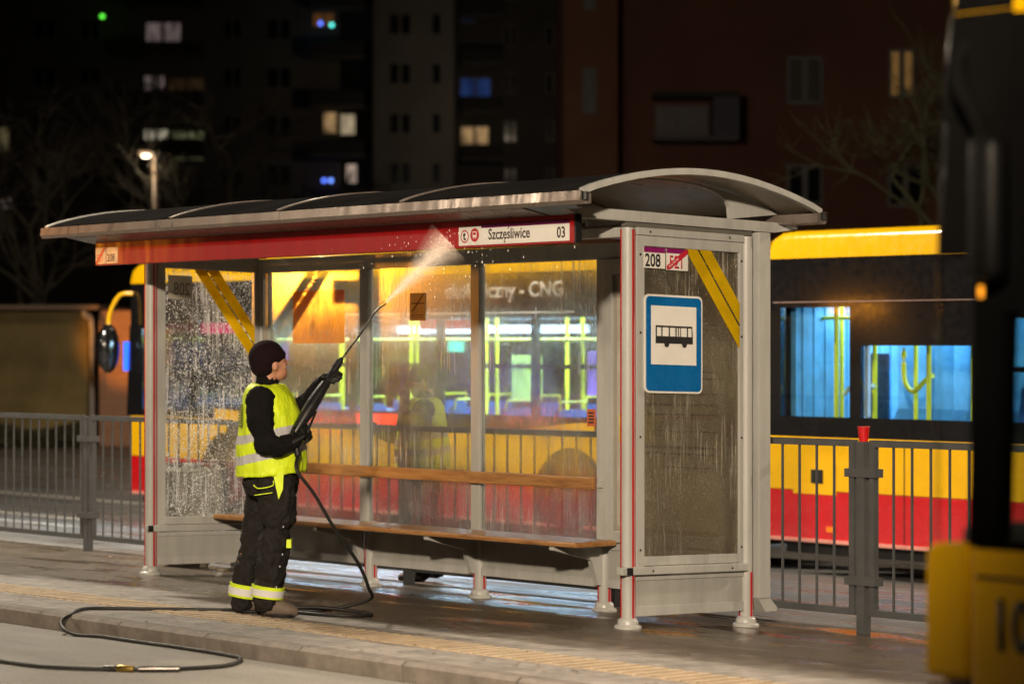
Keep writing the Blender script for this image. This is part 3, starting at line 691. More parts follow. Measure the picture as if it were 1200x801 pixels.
    # poles and seats
    if seats:
        x = -1.9; k = 0
        while x > -L+1:
            for y in (-.75, -1.75):
                bm = B(); tube(bm, [(x, y, .38), (x, y, roof_y-.35)], .021, 8); p = obj('grab_pole', bm, M_POLE, t_)
            x -= 1.35
        bm = B()
        for y in (-.75, -1.75): tube(bm, [(-1.5, y, 2.12), (-L+.6, y, 2.12)], .018, 8)
        obj('handrail', bm, M_POLE, t_, True, 40)
        x = -2.4; k = 0
        while x > -L+.9:
            for y in (-.33, -WD+.33):
                if wheels and k % 5 == 3 and y < -1: k += 0
                bm = B(); box(bm, x-.22, x+.22, y-.21, y+.21, .78, .86, .03); s_ = obj('seat', bm, M_SEAT, t_)
                bm = B(); prism(bm, [(-.26, .84), (-.18, .84), (-.24, 1.42), (-.30, 1.42)], lambda a, b, d: (x+a, d, b), y-.2, y+.2); obj('seat_back', bm, M_SEAT, s_)
                bm = B(); box(bm, x-.05, x+.05, y-.05, y+.05, .38, .78); obj('seat_leg', bm, M_STEEL, s_)
                bm = B(); tube(bm, [(x-.29, y-.18, 1.40), (x-.31, y-.17, 1.50), (x-.31, y+.17, 1.50), (x-.29, y+.18, 1.40)], .014, 6); obj('seat_handle', bm, M_POLE, s_)
            x -= .82; k += 1
    bm = B()
    for k in range(1, int(L/1.3)):
        xx = -1.3*k-.3
        if not number and min([abs(xx-q) for q in wheels]+[9]) > .62: box(bm, xx-.005, xx+.005, .0005, .003, z0+.05, yt1-.02); obj('panel_seam', bm, M_BLACK, t_); bm = B()
    for wx in wheels:
        for y, s_ in ((.0, 1), (-WD, -1)):
            bm = B(); prism(bm, [(.56*math.cos(PI*k/16), .50+.56*math.sin(PI*k/16)) for k in range(17)]+[(-.56, .2), (.56, .2)], lambda a, b, d: (wx+a, d, b), y+s_*.004, y+s_*.009); ar = obj('wheel_arch', bm, M_RUB, t_)
            bm = B(); prism(bm, [(.48*math.cos(2*PI*k/28), .48+.48*math.sin(2*PI*k/28)) for k in range(28)], lambda a, b, d: (wx+a, d, b), y-s_*.25, y+s_*.012); wh = obj('wheel', bm, M_RUB, t_)
            bm = B(); prism(bm, [(.28*math.cos(2*PI*k/24), .48+.28*math.sin(2*PI*k/24)) for k in range(24)], lambda a, b, d: (wx+a, d, b), y+s_*.013, y+s_*.02); obj('rim', bm, M_STEEL, wh)
    # underbody
    bm = B(); box(bm, -L+.1, -.1, -WD+.12, -.12, .16, .31); obj('underbody', bm, M_RUB, t_)
    if cab and not number:
        # front face: curved windscreen, yellow/red apron, pillar
        bm = B(); prism(bm, [(0, z0), (.10, z0), (.14, .6), (.13, yt1), (0, yt1)], lambda a, b, d: (a, d, b), -WD+.1, -.1); obj('front_apron', bm, M_BY, t_)
        bm = B(); prism(bm, [(.02, yt1+.01), (.125, yt1+.01), (.06, 2.3), (-.02, 2.3)], lambda a, b, d: (a, d, b), -WD+.12, -.12); obj('windscreen', bm, M_CABGLASS, t_)
        bm = B(); prism(bm, [(-.03, 2.301), (.06, 2.301), (.0, roof_y-.002), (-.05, roof_y-.002)], lambda a, b, d: (a, d, b), -WD+.1, -.1); obj('destination_box', bm, M_BB, t_)
        for y in (-.1, -WD+.02):
            bm = B(); prism(bm, [(.0, yt1+.005), (.12, yt1+.005), (.05, 2.3), (-.02, 2.3)], lambda a, b, d: (a, d, b), y, y+.08); obj('front_pillar', bm, M_BB, t_)
        for y, s_ in ((0, 1), (-WD, -1)):
            bm = B(); tube(bm, smooth_path([(-.06, y, 2.68), (.05, y+s_*.12, 2.66), (.14, y+s_*.2, 2.45), (.15, y+s_*.22, 2.2)], 5), .028, 8); a = obj('mirror_arm', bm, M_BY, t_, True, 40)
            bm = B(); ellips(bm, (.15, y+s_*.22, 2.02), (.10, .15, .30)); obj('mirror', bm, M_BB, a, True)
        for y in (-.08, -WD+.08-.0):
            bm = B(); box(bm, .10, .128, y-.1, y+.1, 1.75, 2.1, .0); obj('blue_marker', bm, mat('blue_led', (.01, .05, .8), .4, emit=(.02, .12, 1), es=2.2), t_)
    return t_
def curve_patch(parent, x0, x1, z, h, m):
    """yellow sweep rising over the waist line"""
    bm = B(); n = 14; P = [(x0+(x1-x0)*k/n, z+h*math.sin(PI*.5*k/n)**2) for k in range(n+1)]
    P = [(x0, z-.06)]+P+[(x1, z-.06)]
    if x0 > x1: P = P[::-1]
    prism(bm, P, lambda a, b, d: (a, d, b), .002, .006); obj('yellow_sweep', bm, m, parent)
# parked bus behind the shelter
w1 = [(-.25, -1.25, 1.30, 2.25)]+[(-1.45-1.5*k, -2.85-1.5*k, 1.36, 2.34) for k in range(5)]
b1 = bus('red and yellow lit city bus seen through the wet back glass', (7.0, 16.2, GZ(7, 15)), 9.75, w1, wheels=(-2.05, -7.95), power=330)
curve_patch(b1, -6.9, -8.3, 1.21, .10, M_BY); curve_patch(b1, -3.4, -1.8, 1.21, .12, M_BY)
obj('lettering', text_bm('ekologiczny - CNG', .215, (-7.85, .004, 2.55), (-1,0,0), (0,0,1), .002, xs=1.1, align='RIGHT', bold=.006), mat('bus_lettering', (.75, .75, .72), .4), b1)
bm = B(); box(bm, -8.0, -4.3, .001, .006, 2.385, 2.40); obj('thin_white_line', bm, _M['bus_lettering'], b1)
bm = B(); box(bm, -6.0, -4.5, .001, .012, 1.22, 1.33, .004); obj('red_glow_strip', bm, mat('red_glow', (.8, .02, .01), .4, emit=(1, .03, .01), es=4), b1)  # glowing strip added to give the red glow behind the wet glass
for k in range(2):
    bm = B(); box(bm, -5.6-3.6*k, -2.2-3.6*k, -2.40, -2.36, 2.20, 2.29); obj('light_strip', bm, mat('side_strip', (.9, .95, 1), .5, emit=(.80, .94, 1.0), es=4), b1)
# coloured passengers' ads and displays inside: green exit signs, magenta panels
for nm, x, y, z, sx, sz, col, es in (('exit_sign', -3.4, -2.3, 2.05, .3, .14, (.02, .5, .3), .8), ('advert_panel', -6.2, -2.2, 1.75, .8, .5, (.25, .08, .4), .0), ('advert_panel', -8.1, -2.0, 1.85, .5, .35, (.45, .6, .12), .0), ('exit_sign', -8.9, -2.3, 2.05, .3, .14, (.02, .6, .5), .8), ('advert_panel', -5.0, -2.0, 1.7, .5, .5, (.5, .6, .1), 0), ('display', -5.9, -.12, 2.28, .9, .1, (.7, .02, .03), 2.0), ('display', -1.9, -.12, 2.26, 1.2, .12, (.6, .02, .1), 1.5)):
    bm = B(); box(bm, x-sx/2, x+sx/2, y-.01, y+.01, z-sz/2, z+sz/2); obj(nm, bm, mat(nm+str(round(x, 1)), col, .5, emit=col if es else None, es=es), b1)
# second bus to the right, its back end towards the first
w2 = [(-.14, -.97, 1.39, 2.36), (-1.10, -2.35, 1.39, 2.02), (-2.72, -4.2, 1.39, 2.25), (-4.4, -5.8, 1.39, 2.3)]
b2 = bus('red and yellow lit city bus standing right of the shelter behind the fence', (7.0, 5.57, GZ(7, 4)), 11.5, w2, cab=False, wheels=(-4.6,), power=95, seats=False)
bm = B(); box(bm, -.10, .02, -2.42, -.08, .3, 2.79, .03); obj('back_wall', bm, M_BB, b2)
bm = B(); prism(bm, [(0, .3), (.03, .3), (.055, 1.2), (.04, 2.2), (-.02, 2.78), (-.06, 2.78)], lambda a, b, d: (a, d, b), -.10, -.03); obj('corner_strip', bm, mat('corner_dark', (.05, .03, .02), .3), b2)
bm = B(); box(bm, -11, -.05, .001, .004, 2.405, 2.412); obj('panel_seam', bm, mat('seam', (.3, .2, .18), .4), b2)
for xs, ys in ((-.50, -.35), (-.78, -.55), (-1.62, -.3), (-1.95, -.5), (-2.9, -.5)):
    bm = B(); tube(bm, [(xs, ys, .38), (xs, ys, 2.45)], .023, 10); obj('grab_pole', bm, M_POLE, b2, True, 40)
bm = B(); tube(bm, smooth_path([(-1.25, -.4, 2.0), (-1.26, -.4, 1.72), (-1.36, -.4, 1.62), (-1.5, -.4, 1.72), (-1.62, -.35, 1.76)], 6), .022, 8); obj('curved_handrail', bm, M_POLE, b2, True, 40)
bm = B(); tube(bm, smooth_path([(-.5, -.45, 1.58), (-.62, -.45, 1.64), (-.78, -.45, 1.42), (-.7, -.45, 1.34), (-.62, -.45, 1.46), (-.7, -.45, 1.62), (-.86, -.45, 1.66)], 6), .022, 8); obj('curved_handrail', bm, mat('pale_rail', (.6, .65, .5), .3), b2, True, 40)
bm = B(); n = 22; P = []
for k in range(n+1): P.append((-.62-2.4*k/n, (-.92 if k % 2 else -1.05)))
for a, b in zip(P, P[1:]):
    bm.faces.new([bm.verts.new(q) for q in ((a[0]+.5, a[1]-.0, .5), (b[0]+.5, b[1]-.0, .5), (b[0], b[1]-.0, 1.45), (a[0], a[1], 1.45))])
    bm.faces.new([bm.verts.new(q) for q in ((a[0], a[1], 1.45), (b[0], b[1], 1.45), (b[0], b[1]-.0, 2.45), (a[0], a[1], 2.45))])
obj('pleated_bellows', bm, mat('bellows', (.16, .48, .74), .45, var=.2, vs=4), b2)
bm = B(); box(bm, -.74, -.50, -.80, -.77, .5, 1.95, .01); obj('dark_depth_sheet', bm, mat('dark_depth', (.02, .05, .10), .3), b2)  # dark sheet added to suggest unlit depth between the poles
bm = B(); box(bm, -.19, -.13, -2.3, -.15, .4, 2.4)
for k in range(14): box(bm, -.205, -.191, -2.25+.15*k, -2.18+.15*k, .4, 2.4)
obj('inner_wall', bm, _M['bellows'], b2)
bm = B(); box(bm, -.72, -.45, -1.2, -1.18, 2.2, 2.33); obj('magenta_panel', bm, mat('magenta_panel', (.5, .02, .2), .5, emit=(.5, .02, .2), es=.5), b2)
for xs, ys in ((-1.75, -.7), (-2.2, -.75), (-3.0, -.6), (-3.6, -.6), (-4.8, -.6)):
    bm = B(); box(bm, xs-.2, xs+.2, ys-.2, ys+.2, 1.18, 1.25, .03); st_ = obj('seat', bm, M_SEAT, b2)
    bm = B(); prism(bm, [(-.24, 1.2), (-.16, 1.2), (-.22, 1.66), (-.28, 1.66)], lambda a, b, d: (xs+a, d, b), ys-.19, ys+.19); obj('seat_back', bm, M_SEAT, st_)
    bm = B(); tube(bm, smooth_path([(xs-.27, ys-.17, 1.64), (xs-.29, ys-.16, 1.76), (xs-.29, ys+.16, 1.76), (xs-.27, ys+.17, 1.64)], 4), .015, 6); obj('seat_handle', bm, M_POLE, st_)
bm = B(); tube(bm, [(-.2, -.5, 2.27), (-4.5, -.5, 2.27)], .018, 8); obj('handrail', bm, M_POLE, b2)
for xs in (-.32, -1.2, -2.6, -3.4):
    bm = B(); tube(bm, [(xs, -.62, .38), (xs, -.62, 2.45)], .02, 8); obj('grab_pole', bm, M_POLE, b2, True, 40)
bm = B(); box(bm, -1.13, -1.09, -.10, -.06, 1.4, 2.02); obj('white_edge', bm, mat('white_trim', (.8, .85, .9), .4), b2)
bm = B(); box(bm, -.82, -.30, .001, .004, .70, .98); fl = obj('service_flap', bm, M_BY, b2)
bm = B(); box(bm, -.66, -.52, .005, .012, .80, .92); obj('flap_catch', bm, M_BLACK, fl)
bm = B(); box(bm, -.80, -.71, .001, .02, .37, .42, .008); obj('amber_marker', bm, mat('amber', (.7, .16, .01), .3, emit=(1, .25, .01), es=.25), b2)
# near bus, front left corner in the right edge of the picture
w3 = [(-.247, -1.5, 1.09, 1.69), (-1.7, -3.1, 1.2, 1.9)]
b3 = bus('yellow city bus in the foreground with black windscreen pillar, numbered 10', (-4.95, -6.42, GZ(-4.95, -6.4)-.10), 11, w3, roof_y=2.47, waist=(.73, 1.07), red=False, wheels=(-2.75, -8.2), lamps=False, seats=False, number='10', rwin=[(-.2, -1.5, .6, 2.3), (-1.7, -3.1, 1.2, 2.3)])
bm = B(); prism(bm, [(-.150, .72), (-.0, .72), (.0, 1.03), (-.012, 1.075), (-.150, 1.085)], lambda a, b, d: (a, d, b), -.10, .004)
bmesh.ops.bevel(bm, geom=bm.edges[:], offset=.012, segments=3, affect='EDGES'); obj('front_corner_panel', bm, M_BY, b3, True, 40)
bm = B(); prism(bm, [(-.15, .35), (-.03, .35), (-.005, .7), (-.15, .7)], lambda a, b, d: (a, d, b), -.30, .0); obj('headlight', bm, mat('headlight', (.35, .30, .28), .15), b3)
bm = B(); box(bm, .0, .02, -2.4, -.1, .4, 1.05, .01); obj('front_apron', bm, M_BY, b3)
obj('lettering', text_bm('10', .19, (-.225, .0035, .81), (-1,0,0), (0,0,1), .001, xs=.72, bold=.004), M_INK, b3)
bm = B(); prism(bm, [(-.175, 1.0), (-2.0, 1.0), (-2.0, .99), (-.175, .99)], lambda a, b, d: (a, d, b), .0, .003); obj('door_seam', bm, M_BLACK, b3)
# windscreen wrap: tall curved clear band between corner and pillar
bm = B(); n = 8; G0 = []; rc = .06
for z, off in ((1.085, .0), (1.5, -.004), (1.84, -.010), (2.0, -.014), (2.25, -.028), (2.47, -.055), (2.60, -.11)):
    G0.append([bm.verts.new((off-rc+rc*math.cos(R(90*k/n)), -rc+(rc-.002)*math.sin(R(90*k/n)), z)) for k in range(n+1)])
for a, b in zip(G0[:2], G0[1:3]):
    for k in range(n): bm.faces.new((a[k], a[k+1], b[k+1], b[k]))
bt_ = B()
for a, b in zip(G0[2:], G0[3:]):
    for k in range(n): bt_.faces.new([bt_.verts.new(q.co) for q in (a[k], a[k+1], b[k+1], b[k])])
bmesh.ops.remove_doubles(bt_, verts=bt_.verts[:], dist=.0005)
bmesh.ops.delete(bm, geom=[v for v in bm.verts if not v.link_faces], context='VERTS')
obj('windscreen_edge', bm, M_CABGLASS, b3, True); obj('upper_corner_mask', bt_, mat('gloss_black', (.006, .006, .006), .22, spec=.5), b3, True)
bm = B(); prism(bm, [(-.05, 1.84), (-.20, 1.84), (-.22, 2.46), (-.11, 2.46)], lambda a, b, d: (a, d, b), -.05, .0); obj('upper_side_mask', bm, M_DK, b3)
bm = B(); prism(bm, [(-.0, 1.09), (-.04, 2.0), (-.09, 2.47), (-.105, 2.47), (-.055, 2.0), (-.015, 1.09)], lambda a, b, d: (a, d, b), -2.3, -.18); obj('windscreen', bm, M_CABGLASS, b3)
bm = B(); prism(bm, [(-.150, 1.085), (-.245, 1.085), (-.30, 2.47), (-.19, 2.47)], lambda a, b, d: (a, d, b), -.06, .001); obj('front_pillar', bm, M_DK, b3)
bm = B(); prism(bm, [(-.06, 2.20), (-.30, 2.2), (-.30, 2.48), (-.10, 2.48)], lambda a, b, d: (a, d, b), -2.4, .0025); obj('upper_mask', bm, M_DK, b3)
bm = B(); prism(bm, [(-.10, 2.483), (-.30, 2.483), (-.30, 2.95), (-.2, 2.95)], lambda a, b, d: (a, d, b), -2.4, .002); obj('destination_mask', bm, M_DK, b3)
bm = B(); tube(bm, smooth_path([(-.14, -.04, 2.42), (-.13, .02, 2.36), (-.16, .05, 2.28), (-.22, .06, 2.2), (-.26, .06, 2.1)], 6), .024, 10); ma = obj('mirror_arm', bm, M_DK, b3, True)
bm = B(); box(bm, -.315, -.215, .02, .10, 1.77, 2.15, .035); obj('mirror', bm, mat('mirror_black', (.004, .004, .004), .5, spec=.15), ma, True, 60)
bm = B(); box(bm, -.72, -.02, -2.40, -.12, .95, 1.12, .03); obj('dashboard', bm, M_RUB, b3)
bm = B(); mtx = Matrix.Translation((-.62, -.55, 1.30)) @ Euler((0, R(-28), 0)).to_matrix().to_4x4()
tube(bm, [mtx @ Vector((.23*math.cos(2*PI*k/24), .23*math.sin(2*PI*k/24), 0)) for k in range(25)], .014, 8, cap=False); tube(bm, [mtx @ Vector((-.21, 0, 0)), mtx @ Vector((.21, 0, 0))], .014, 6); tube(bm, [mtx @ Vector((0, 0, 0)), (-.40, -.55, 1.08)], .03, 8)
obj('steering_wheel', bm, mat('wheel_black', (.02, .02, .02), .25), b3, True)
bm = B(); box(bm, -.20, -.185, -.02, .002, 1.73, 1.76); obj('amber_reflector', bm, mat('amber_b', (.9, .3, .02), .3, emit=(1, .35, .02), es=2), b3)  # amber gleam of the reflector put in as emission
# ================================================================== SERVICE VAN (source of the amber light; seen mirrored in the glass)
van = thing('service_van', 'white service van with a lit amber roof beacon, mirrored in the wet glass', 'van', (-13.0, 22.0, GZ(-13, 23)-.1), R(-90))
M_VAN = mat('van_white', (.7, .7, .68), .3, coat=.5)
bm = B(); prism(bm, [(-3.6, .35), (1.7, .35), (1.8, .9), (1.55, 1.15), (.95, 1.30), (.35, 2.1), (.1, 2.2), (-3.5, 2.25), (-3.65, 2.1)], lambda a, b, d: (a, d, b), -.95, .95)
bmesh.ops.bevel(bm, geom=bm.edges[:], offset=.05, segments=2, affect='EDGES'); obj('van_body', bm, M_VAN, van)
for y in (-.955, .955):
    bm = B(); prism(bm, [(-.6, 1.3), (.75, 1.3), (.3, 1.95), (-.6, 1.95)], lambda a, b, d: (a, d, b), y-.004, y+.004); obj('side_window', bm, M_BB, van)
    for wx in (-2.7, .95):
        bm = B(); prism(bm, [(.34*math.cos(2*PI*k/24), .34+.34*math.sin(2*PI*k/24)) for k in range(24)], lambda a, b, d: (wx+a, d, b), y-.12, y+.01); obj('wheel', bm, M_RUB, van)
bm = B(); box(bm, -.6, -.2, -.65, .65, 2.24, 2.50, .03); obj('beacon_bar', bm, mat('beacon_amber', (.9, .35, .02), .3, emit=(1, .38, .03), es=7), van)
# ================================================================== PEOPLE
def finish(bm, name, m, parent, voxel=.012, smooth=3, disp=0, dscale=.08, sub=0):
    o = obj(name, bm, m, parent, True)
    md = o.modifiers.new('r', 'REMESH'); md.mode = 'VOXEL'; md.voxel_size = voxel; md.use_smooth_shade = True
    ms = o.modifiers.new('s', 'SMOOTH'); ms.iterations = smooth; ms.factor = .6
    if disp:
        tx = bpy.data.textures.new('wr', 'CLOUDS'); tx.noise_scale = dscale; tx.noise_depth = 2
        d = o.modifiers.new('d', 'DISPLACE'); d.texture = tx; d.strength = disp; d.mid_level = .5; d.texture_coords = 'LOCAL'
        t2 = bpy.data.textures.new('wr2', 'MUSGRAVE'); t2.noise_scale = dscale*.5; t2.musgrave_type = 'RIDGED_MULTIFRACTAL'
        d = o.modifiers.new('d2', 'DISPLACE'); d.texture = t2; d.strength = disp*.35; d.mid_level = .8; d.texture_coords = 'LOCAL'
    dg = bpy.context.evaluated_depsgraph_get(); dg.update()
    me = bpy.data.meshes.new_from_object(o.evaluated_get(dg)); old = o.data; o.modifiers.clear(); o.data = me; bpy.data.meshes.remove(old)
    me.polygons.foreach_set('use_smooth', [True]*len(me.polygons)); return o
def chain(bm, pts, rr, seg=14):
    P = [Vector(p) for p in pts]
    tube(bm, P, 0, seg, True, rr)
    for p, r in ((P[0], rr[0]), (P[-1], rr[-1])):
        q = (r if isinstance(r, tuple) else (r, r)); ellips(bm, p, (min(q),)*3, 12, 8)
    for p, r in list(zip(P, rr))[1:-1]:
        q = min(r) if isinstance(r, tuple) else r; ellips(bm, p, (q,)*3, 12, 8)
def cloth(name, col, rough=.8, bs=22, b=.5, sp=.3):
    return mat(name, col, rough, var=.2, vs=9, bump=b, bs=bs, spec=sp)
M_SKIN = mat('skin', (.50, .24, .15), .5, var=.08, vs=20)
M_HAT = mat('knit_hat', (.010, .004, .006), .95, bump=.7, bs=160, spec=.15)
M_JACK = cloth('jacket_black', (.006, .0055, .0055), .95, sp=.15); M_TROU = cloth('trousers_black', (.014, .0125, .012), b=.8, sp=.2)
M_GLOV = cloth('gloves_black', (.008, .008, .008), .6); M_BOOT = mat('boots', (.12, .09, .07), .7, bump=.4, bs=60)
M_REFL = mat('reflective_tape', (.62, .62, .64), .3, var=.05); M_NEON = mat('neon_trim', (.62, .80, .02), .6)
def vest_mat():
    m, t, p = new_mat('hi_vis'); v = _obj(t); sp = _n(t, 'ShaderNodeSeparateXYZ'); t.links.new(v, sp.inputs[0])
    z = _math(t, 'SUBTRACT', sp.outputs['Z'], _math(t, 'MULTIPLY', sp.outputs['X'], .22)); z = _math(t, 'ADD', z, _math(t, 'MULTIPLY', _noise(t, v, 5), .03))
    def band(z0, z1):
        return _math(t, 'MULTIPLY', _math(t, 'GREATER_THAN', z, z0), _math(t, 'LESS_THAN', z, z1))
    b = _math(t, 'MAXIMUM', band(.935, .985), band(1.055, 1.105))
    base = _ramp(t, _noise(t, v, 8), [(.3, (.50, .66, .008)), (.7, (.66, .84, .015))])
    t.links.new(_mix(t, b, base, (.42, .42, .44)), p.inputs['Base Color'])
    p.inputs['Roughness'].default_value = .6
    t.links.new(_bump(t, _noise(t, _obj(t, (1, 1, .5)), 13, 4), .9, .02), p.inputs['Normal']); return m
M_VEST = vest_mat()
def hand(bm, wrist, d, side, curl, palm_n, size=1.0, r=.0095):
    """palm block and five chained fingers that curl about palm_n"""
    d = Vector(d).normalized(); s_ = Vector(side); s_ = (s_-d*s_.dot(d)).normalized(); n = Vector(palm_n); n = (n-d*n.dot(d)-s_*n.dot(s_)).normalized(); W = Vector(wrist)
    chain(bm, [W-d*.02, W+d*.045*size, W+d*.085*size], [(.032*size, .024*size), (.043*size, .020*size), (.040*size, .017*size)], 12)
    for k, ln in enumerate((.070, .078, .072, .056)):
        base = W+d*.085*size+s_*(.030-.020*k)*size; a = curl*.5; pts = [base]; dd = d
        for j, fr in enumerate((.42, .32, .26)):
            ang = curl*(.55+.35*j); dirv = d*math.cos(ang)+n*math.sin(ang)
            pts.append(pts[-1]+dirv*ln*fr*size)
        chain(bm, pts, [r*size*1.1, r*size*1.05, r*size, r*size*.85], 8)
    tb = W+d*.03*size+s_*.035*size
    chain(bm, [tb, tb+(s_*.6+d*.6+n*.4)*.035*size, tb+(s_*.3+d*.8+n*.9)*.062*size], [.013*size, .0115*size, .0095*size], 8)
def person(label, loc, rz, J, mirror=1, seed=0, hatm=M_HAT):
    root = thing('person', label, 'person', loc, rz, None)
    mx = mirror
    def P(x, y, z): return Vector((x*mx, y, z))
    hc = P(*J['head']); yaw, pitch = J['look']
    F = Vector((math.cos(yaw)*math.cos(pitch)*mx, math.sin(yaw)*math.cos(pitch), math.sin(pitch))); Sd = Vector((0, 0, 1)).cross(F).normalized(); U = F.cross(Sd)
    Mh = Matrix((F, Sd, U)).transposed()
    def H(a, b, c): return hc + Mh @ Vector((a, b, c))
    def hel(bm, c, r, seg=16, rg=10):
        vs = bmesh.ops.create_uvsphere(bm, u_segments=seg, v_segments=rg, radius=1)['verts']
        bmesh.ops.transform(bm, matrix=Matrix.Translation(H(*c)) @ Mh.to_4x4() @ Matrix.Diagonal((*r, 1)), verts=vs)
    # ---- body: one continuous skin surface (head, neck, torso, limbs)
    bm = B()
    hel(bm, (0, 0, .015), (.098, .077, .105), 24, 16); hel(bm, (.035, 0, -.055), (.062, .056, .060)); hel(bm, (.062, 0, -.088), (.028, .026, .022))
    hel(bm, (.098, 0, -.018), (.020, .013, .018)); hel(bm, (.090, 0, .01), (.013, .009, .026)); hel(bm, (.080, 0, .035), (.02, .05, .012))
    hel(bm, (.086, 0, -.056), (.012, .024, .006)); hel(bm, (.083, 0, -.067), (.012, .020, .007))
    for s_ in (-1, 1): hel(bm, (.0, s_*.078, -.012), (.020, .010, .033)); hel(bm, (.060, s_*.038, -.03), (.026, .022, .028))
    chain(bm, [P(*J['neck']), H(-.02, 0, -.05)], [(.064, .062), (.056, .056)])
    T = J['torso']; tube(bm, [P(x, y, z) for x, y, z, a, b in T], 0, 20, True, [(b*.9, a*.9) for x, y, z, a, b in T], up=Vector((1, 0, 0)))
    for leg in J['legs']: chain(bm, [P(*p) for p in leg['p']], [r*.85 for r in leg['r']])
    for arm in J['arms']: chain(bm, [P(*p) for p in arm['p']], [r*.62 for r in arm['r']])
    body = finish(bm, 'body', M_SKIN, root, .009, 2)
    bm = B()
    for s_ in (-1, 1): hel(bm, (.083, s_*.031, .012), (.010, .013, .008), 12, 8)
    obj('eyes', bm, mat('eye', (.03, .02, .02), .2), body, True)
    # ---- hat
    bm = B(); hel(bm, (-.012, 0, .045), (.108, .092, .098), 28, 18); hel(bm, (-.045, 0, .0), (.075, .086, .075), 20, 12)
    hel(bm, (.0, 0, .035), (.1085, .091, .05), 24, 14); finish(bm, 'knit_hat', hatm, root, .008, 4)
    # ---- jacket
    bm = B(); Tj = [t_ for t_ in T if t_[2] > J['waist']-.02]
    tube(bm, [P(x, y, z) for x, y, z, a, b in Tj], 0, 24, True, [(b, a) for x, y, z, a, b in Tj], up=Vector((1, 0, 0)))
    for arm in J['arms']: chain(bm, [P(*p) for p in arm['p']], arm['r'])
    nk = P(*J['neck']); chain(bm, [nk-Vector((0, 0, .05)), nk+Vector((0, 0, .03))+F*.01], [(.085, .08), (.072, .07)])
    finish(bm, 'jacket', M_JACK, root, .011, 2, .022, .07)
    # ---- trousers
    bm = B(); hp = J['hips']
    tube(bm, [P(x, y, z) for x, y, z, a, b in hp], 0, 22, True, [(b, a) for x, y, z, a, b in hp], up=Vector((1, 0, 0)))
    for leg in J['legs']: chain(bm, [P(*p) for p in leg['p'][:-1]]+[P(*leg['p'][-1])+Vector((0, 0, .0))], leg['r'])
    tr = finish(bm, 'trousers', M_TROU, root, .011, 2, .028, .085)
    for leg in J['legs']:
        a, b = P(*leg['p'][-2]), P(*leg['p'][-1]); d = (b-a); rb = leg['r'][-1]
        for f0, f1, m, nm, e in ((.52, .62, M_NEON, 'ankle_trim', .012), (.62, .82, M_REFL, 'ankle_band', .015), (.82, .88, M_NEON, 'ankle_trim', .012)):
            bm = B(); tube(bm, [a+d*f0, a+d*f1], 0, 20, True, [(rb*1.13+e, rb*1.13+e), (rb*1.08+e, rb*1.08+e)]); obj(nm, bm, m, tr, True, 40)
    # ---- vest
    bm = B(); V = J['vest']; seg = 40
    rings = []
    for (x, y, z, a, b) in V:
        rings.append([P(x, y, z)+Vector((a*math.cos(2*PI*k/seg)*(1+.03*math.sin(7*2*PI*k/seg+z*9)), b*math.sin(2*PI*k/seg), (.02*math.sin(2*PI*k/seg*1+1) if z < 1.0 else 0))) for k in range(seg)])
    vv = [[bm.verts.new(p) for p in r_] for r_ in rings]
    for a, b in zip(vv, vv[1:]):
        for k in range(seg): bm.faces.new((a[k], a[(k+1) % seg], b[(k+1) % seg], b[k]))
    vo = obj('hi_vis_vest', bm, M_VEST, root, True)
    md = vo.modifiers.new('sub', 'SUBSURF'); md.levels = 2; md.render_levels = 2
    md = vo.modifiers.new('sol', 'SOLIDIFY'); md.thickness = .008; md.offset = 0
    tx = bpy.data.textures.new('wv', 'CLOUDS'); tx.noise_scale = .12; md = vo.modifiers.new('d', 'DISPLACE'); md.texture = tx; md.strength = .03; md.texture_coords = 'LOCAL'
    t2 = bpy.data.textures.new('wv2', 'CLOUDS'); t2.noise_scale = .045; md = vo.modifiers.new('d2', 'DISPLACE'); md.texture = t2; md.strength = .012; md.texture_coords = 'LOCAL'
    # ---- gloves, boots
    for i, h in enumerate(J['hands']):
        bm = B(); q = [P(*h['w']), Vector((h['d'][0]*mx, *h['d'][1:])), Vector((h['s'][0]*mx, *h['s'][1:])), Vector((h['n'][0]*mx, *h['n'][1:]))]
        hand(bm, q[0], q[1], q[2], h['c'], q[3], 1.12, .0115); chain(bm, [q[0]-q[1].normalized()*.05, q[0]+q[1].normalized()*.01], [.046, .038]); finish(bm, 'glove', M_GLOV, root, .0055, 1)
    for (hx, hy, hz, tx_, ty) in J['feet']:
        bm = B(); a = P(hx, hy, hz); b = P(tx_, ty, hz); d = (b-a)
        chain(bm, [a+Vector((0, 0, .055)), a+d*.45+Vector((0, 0, .055)), b-d*.18+Vector((0, 0, .042)), b+Vector((0, 0, .034))], [(.047, .052), (.047, .054), (.050, .040), (.040, .032)], 16)
        chain(bm, [a+Vector((0, 0, .06))+d*.1, a+Vector((0, 0, .15))+d*.1], [.056, .052]); bt = finish(bm, 'boot', M_BOOT, root, .009, 2)
        bm = B(); chain(bm, [a+Vector((0, 0, .012)), a+d*.5+Vector((0, 0, .012)), b+Vector((0, 0, .012))], [(.05, .012), (.052, .012), (.046, .012)], 16); obj('sole', bm, M_RUB, bt, True)
    return root
wloc = (-1.352, 1.635, GZ(-1.35, 1.64)+.002)
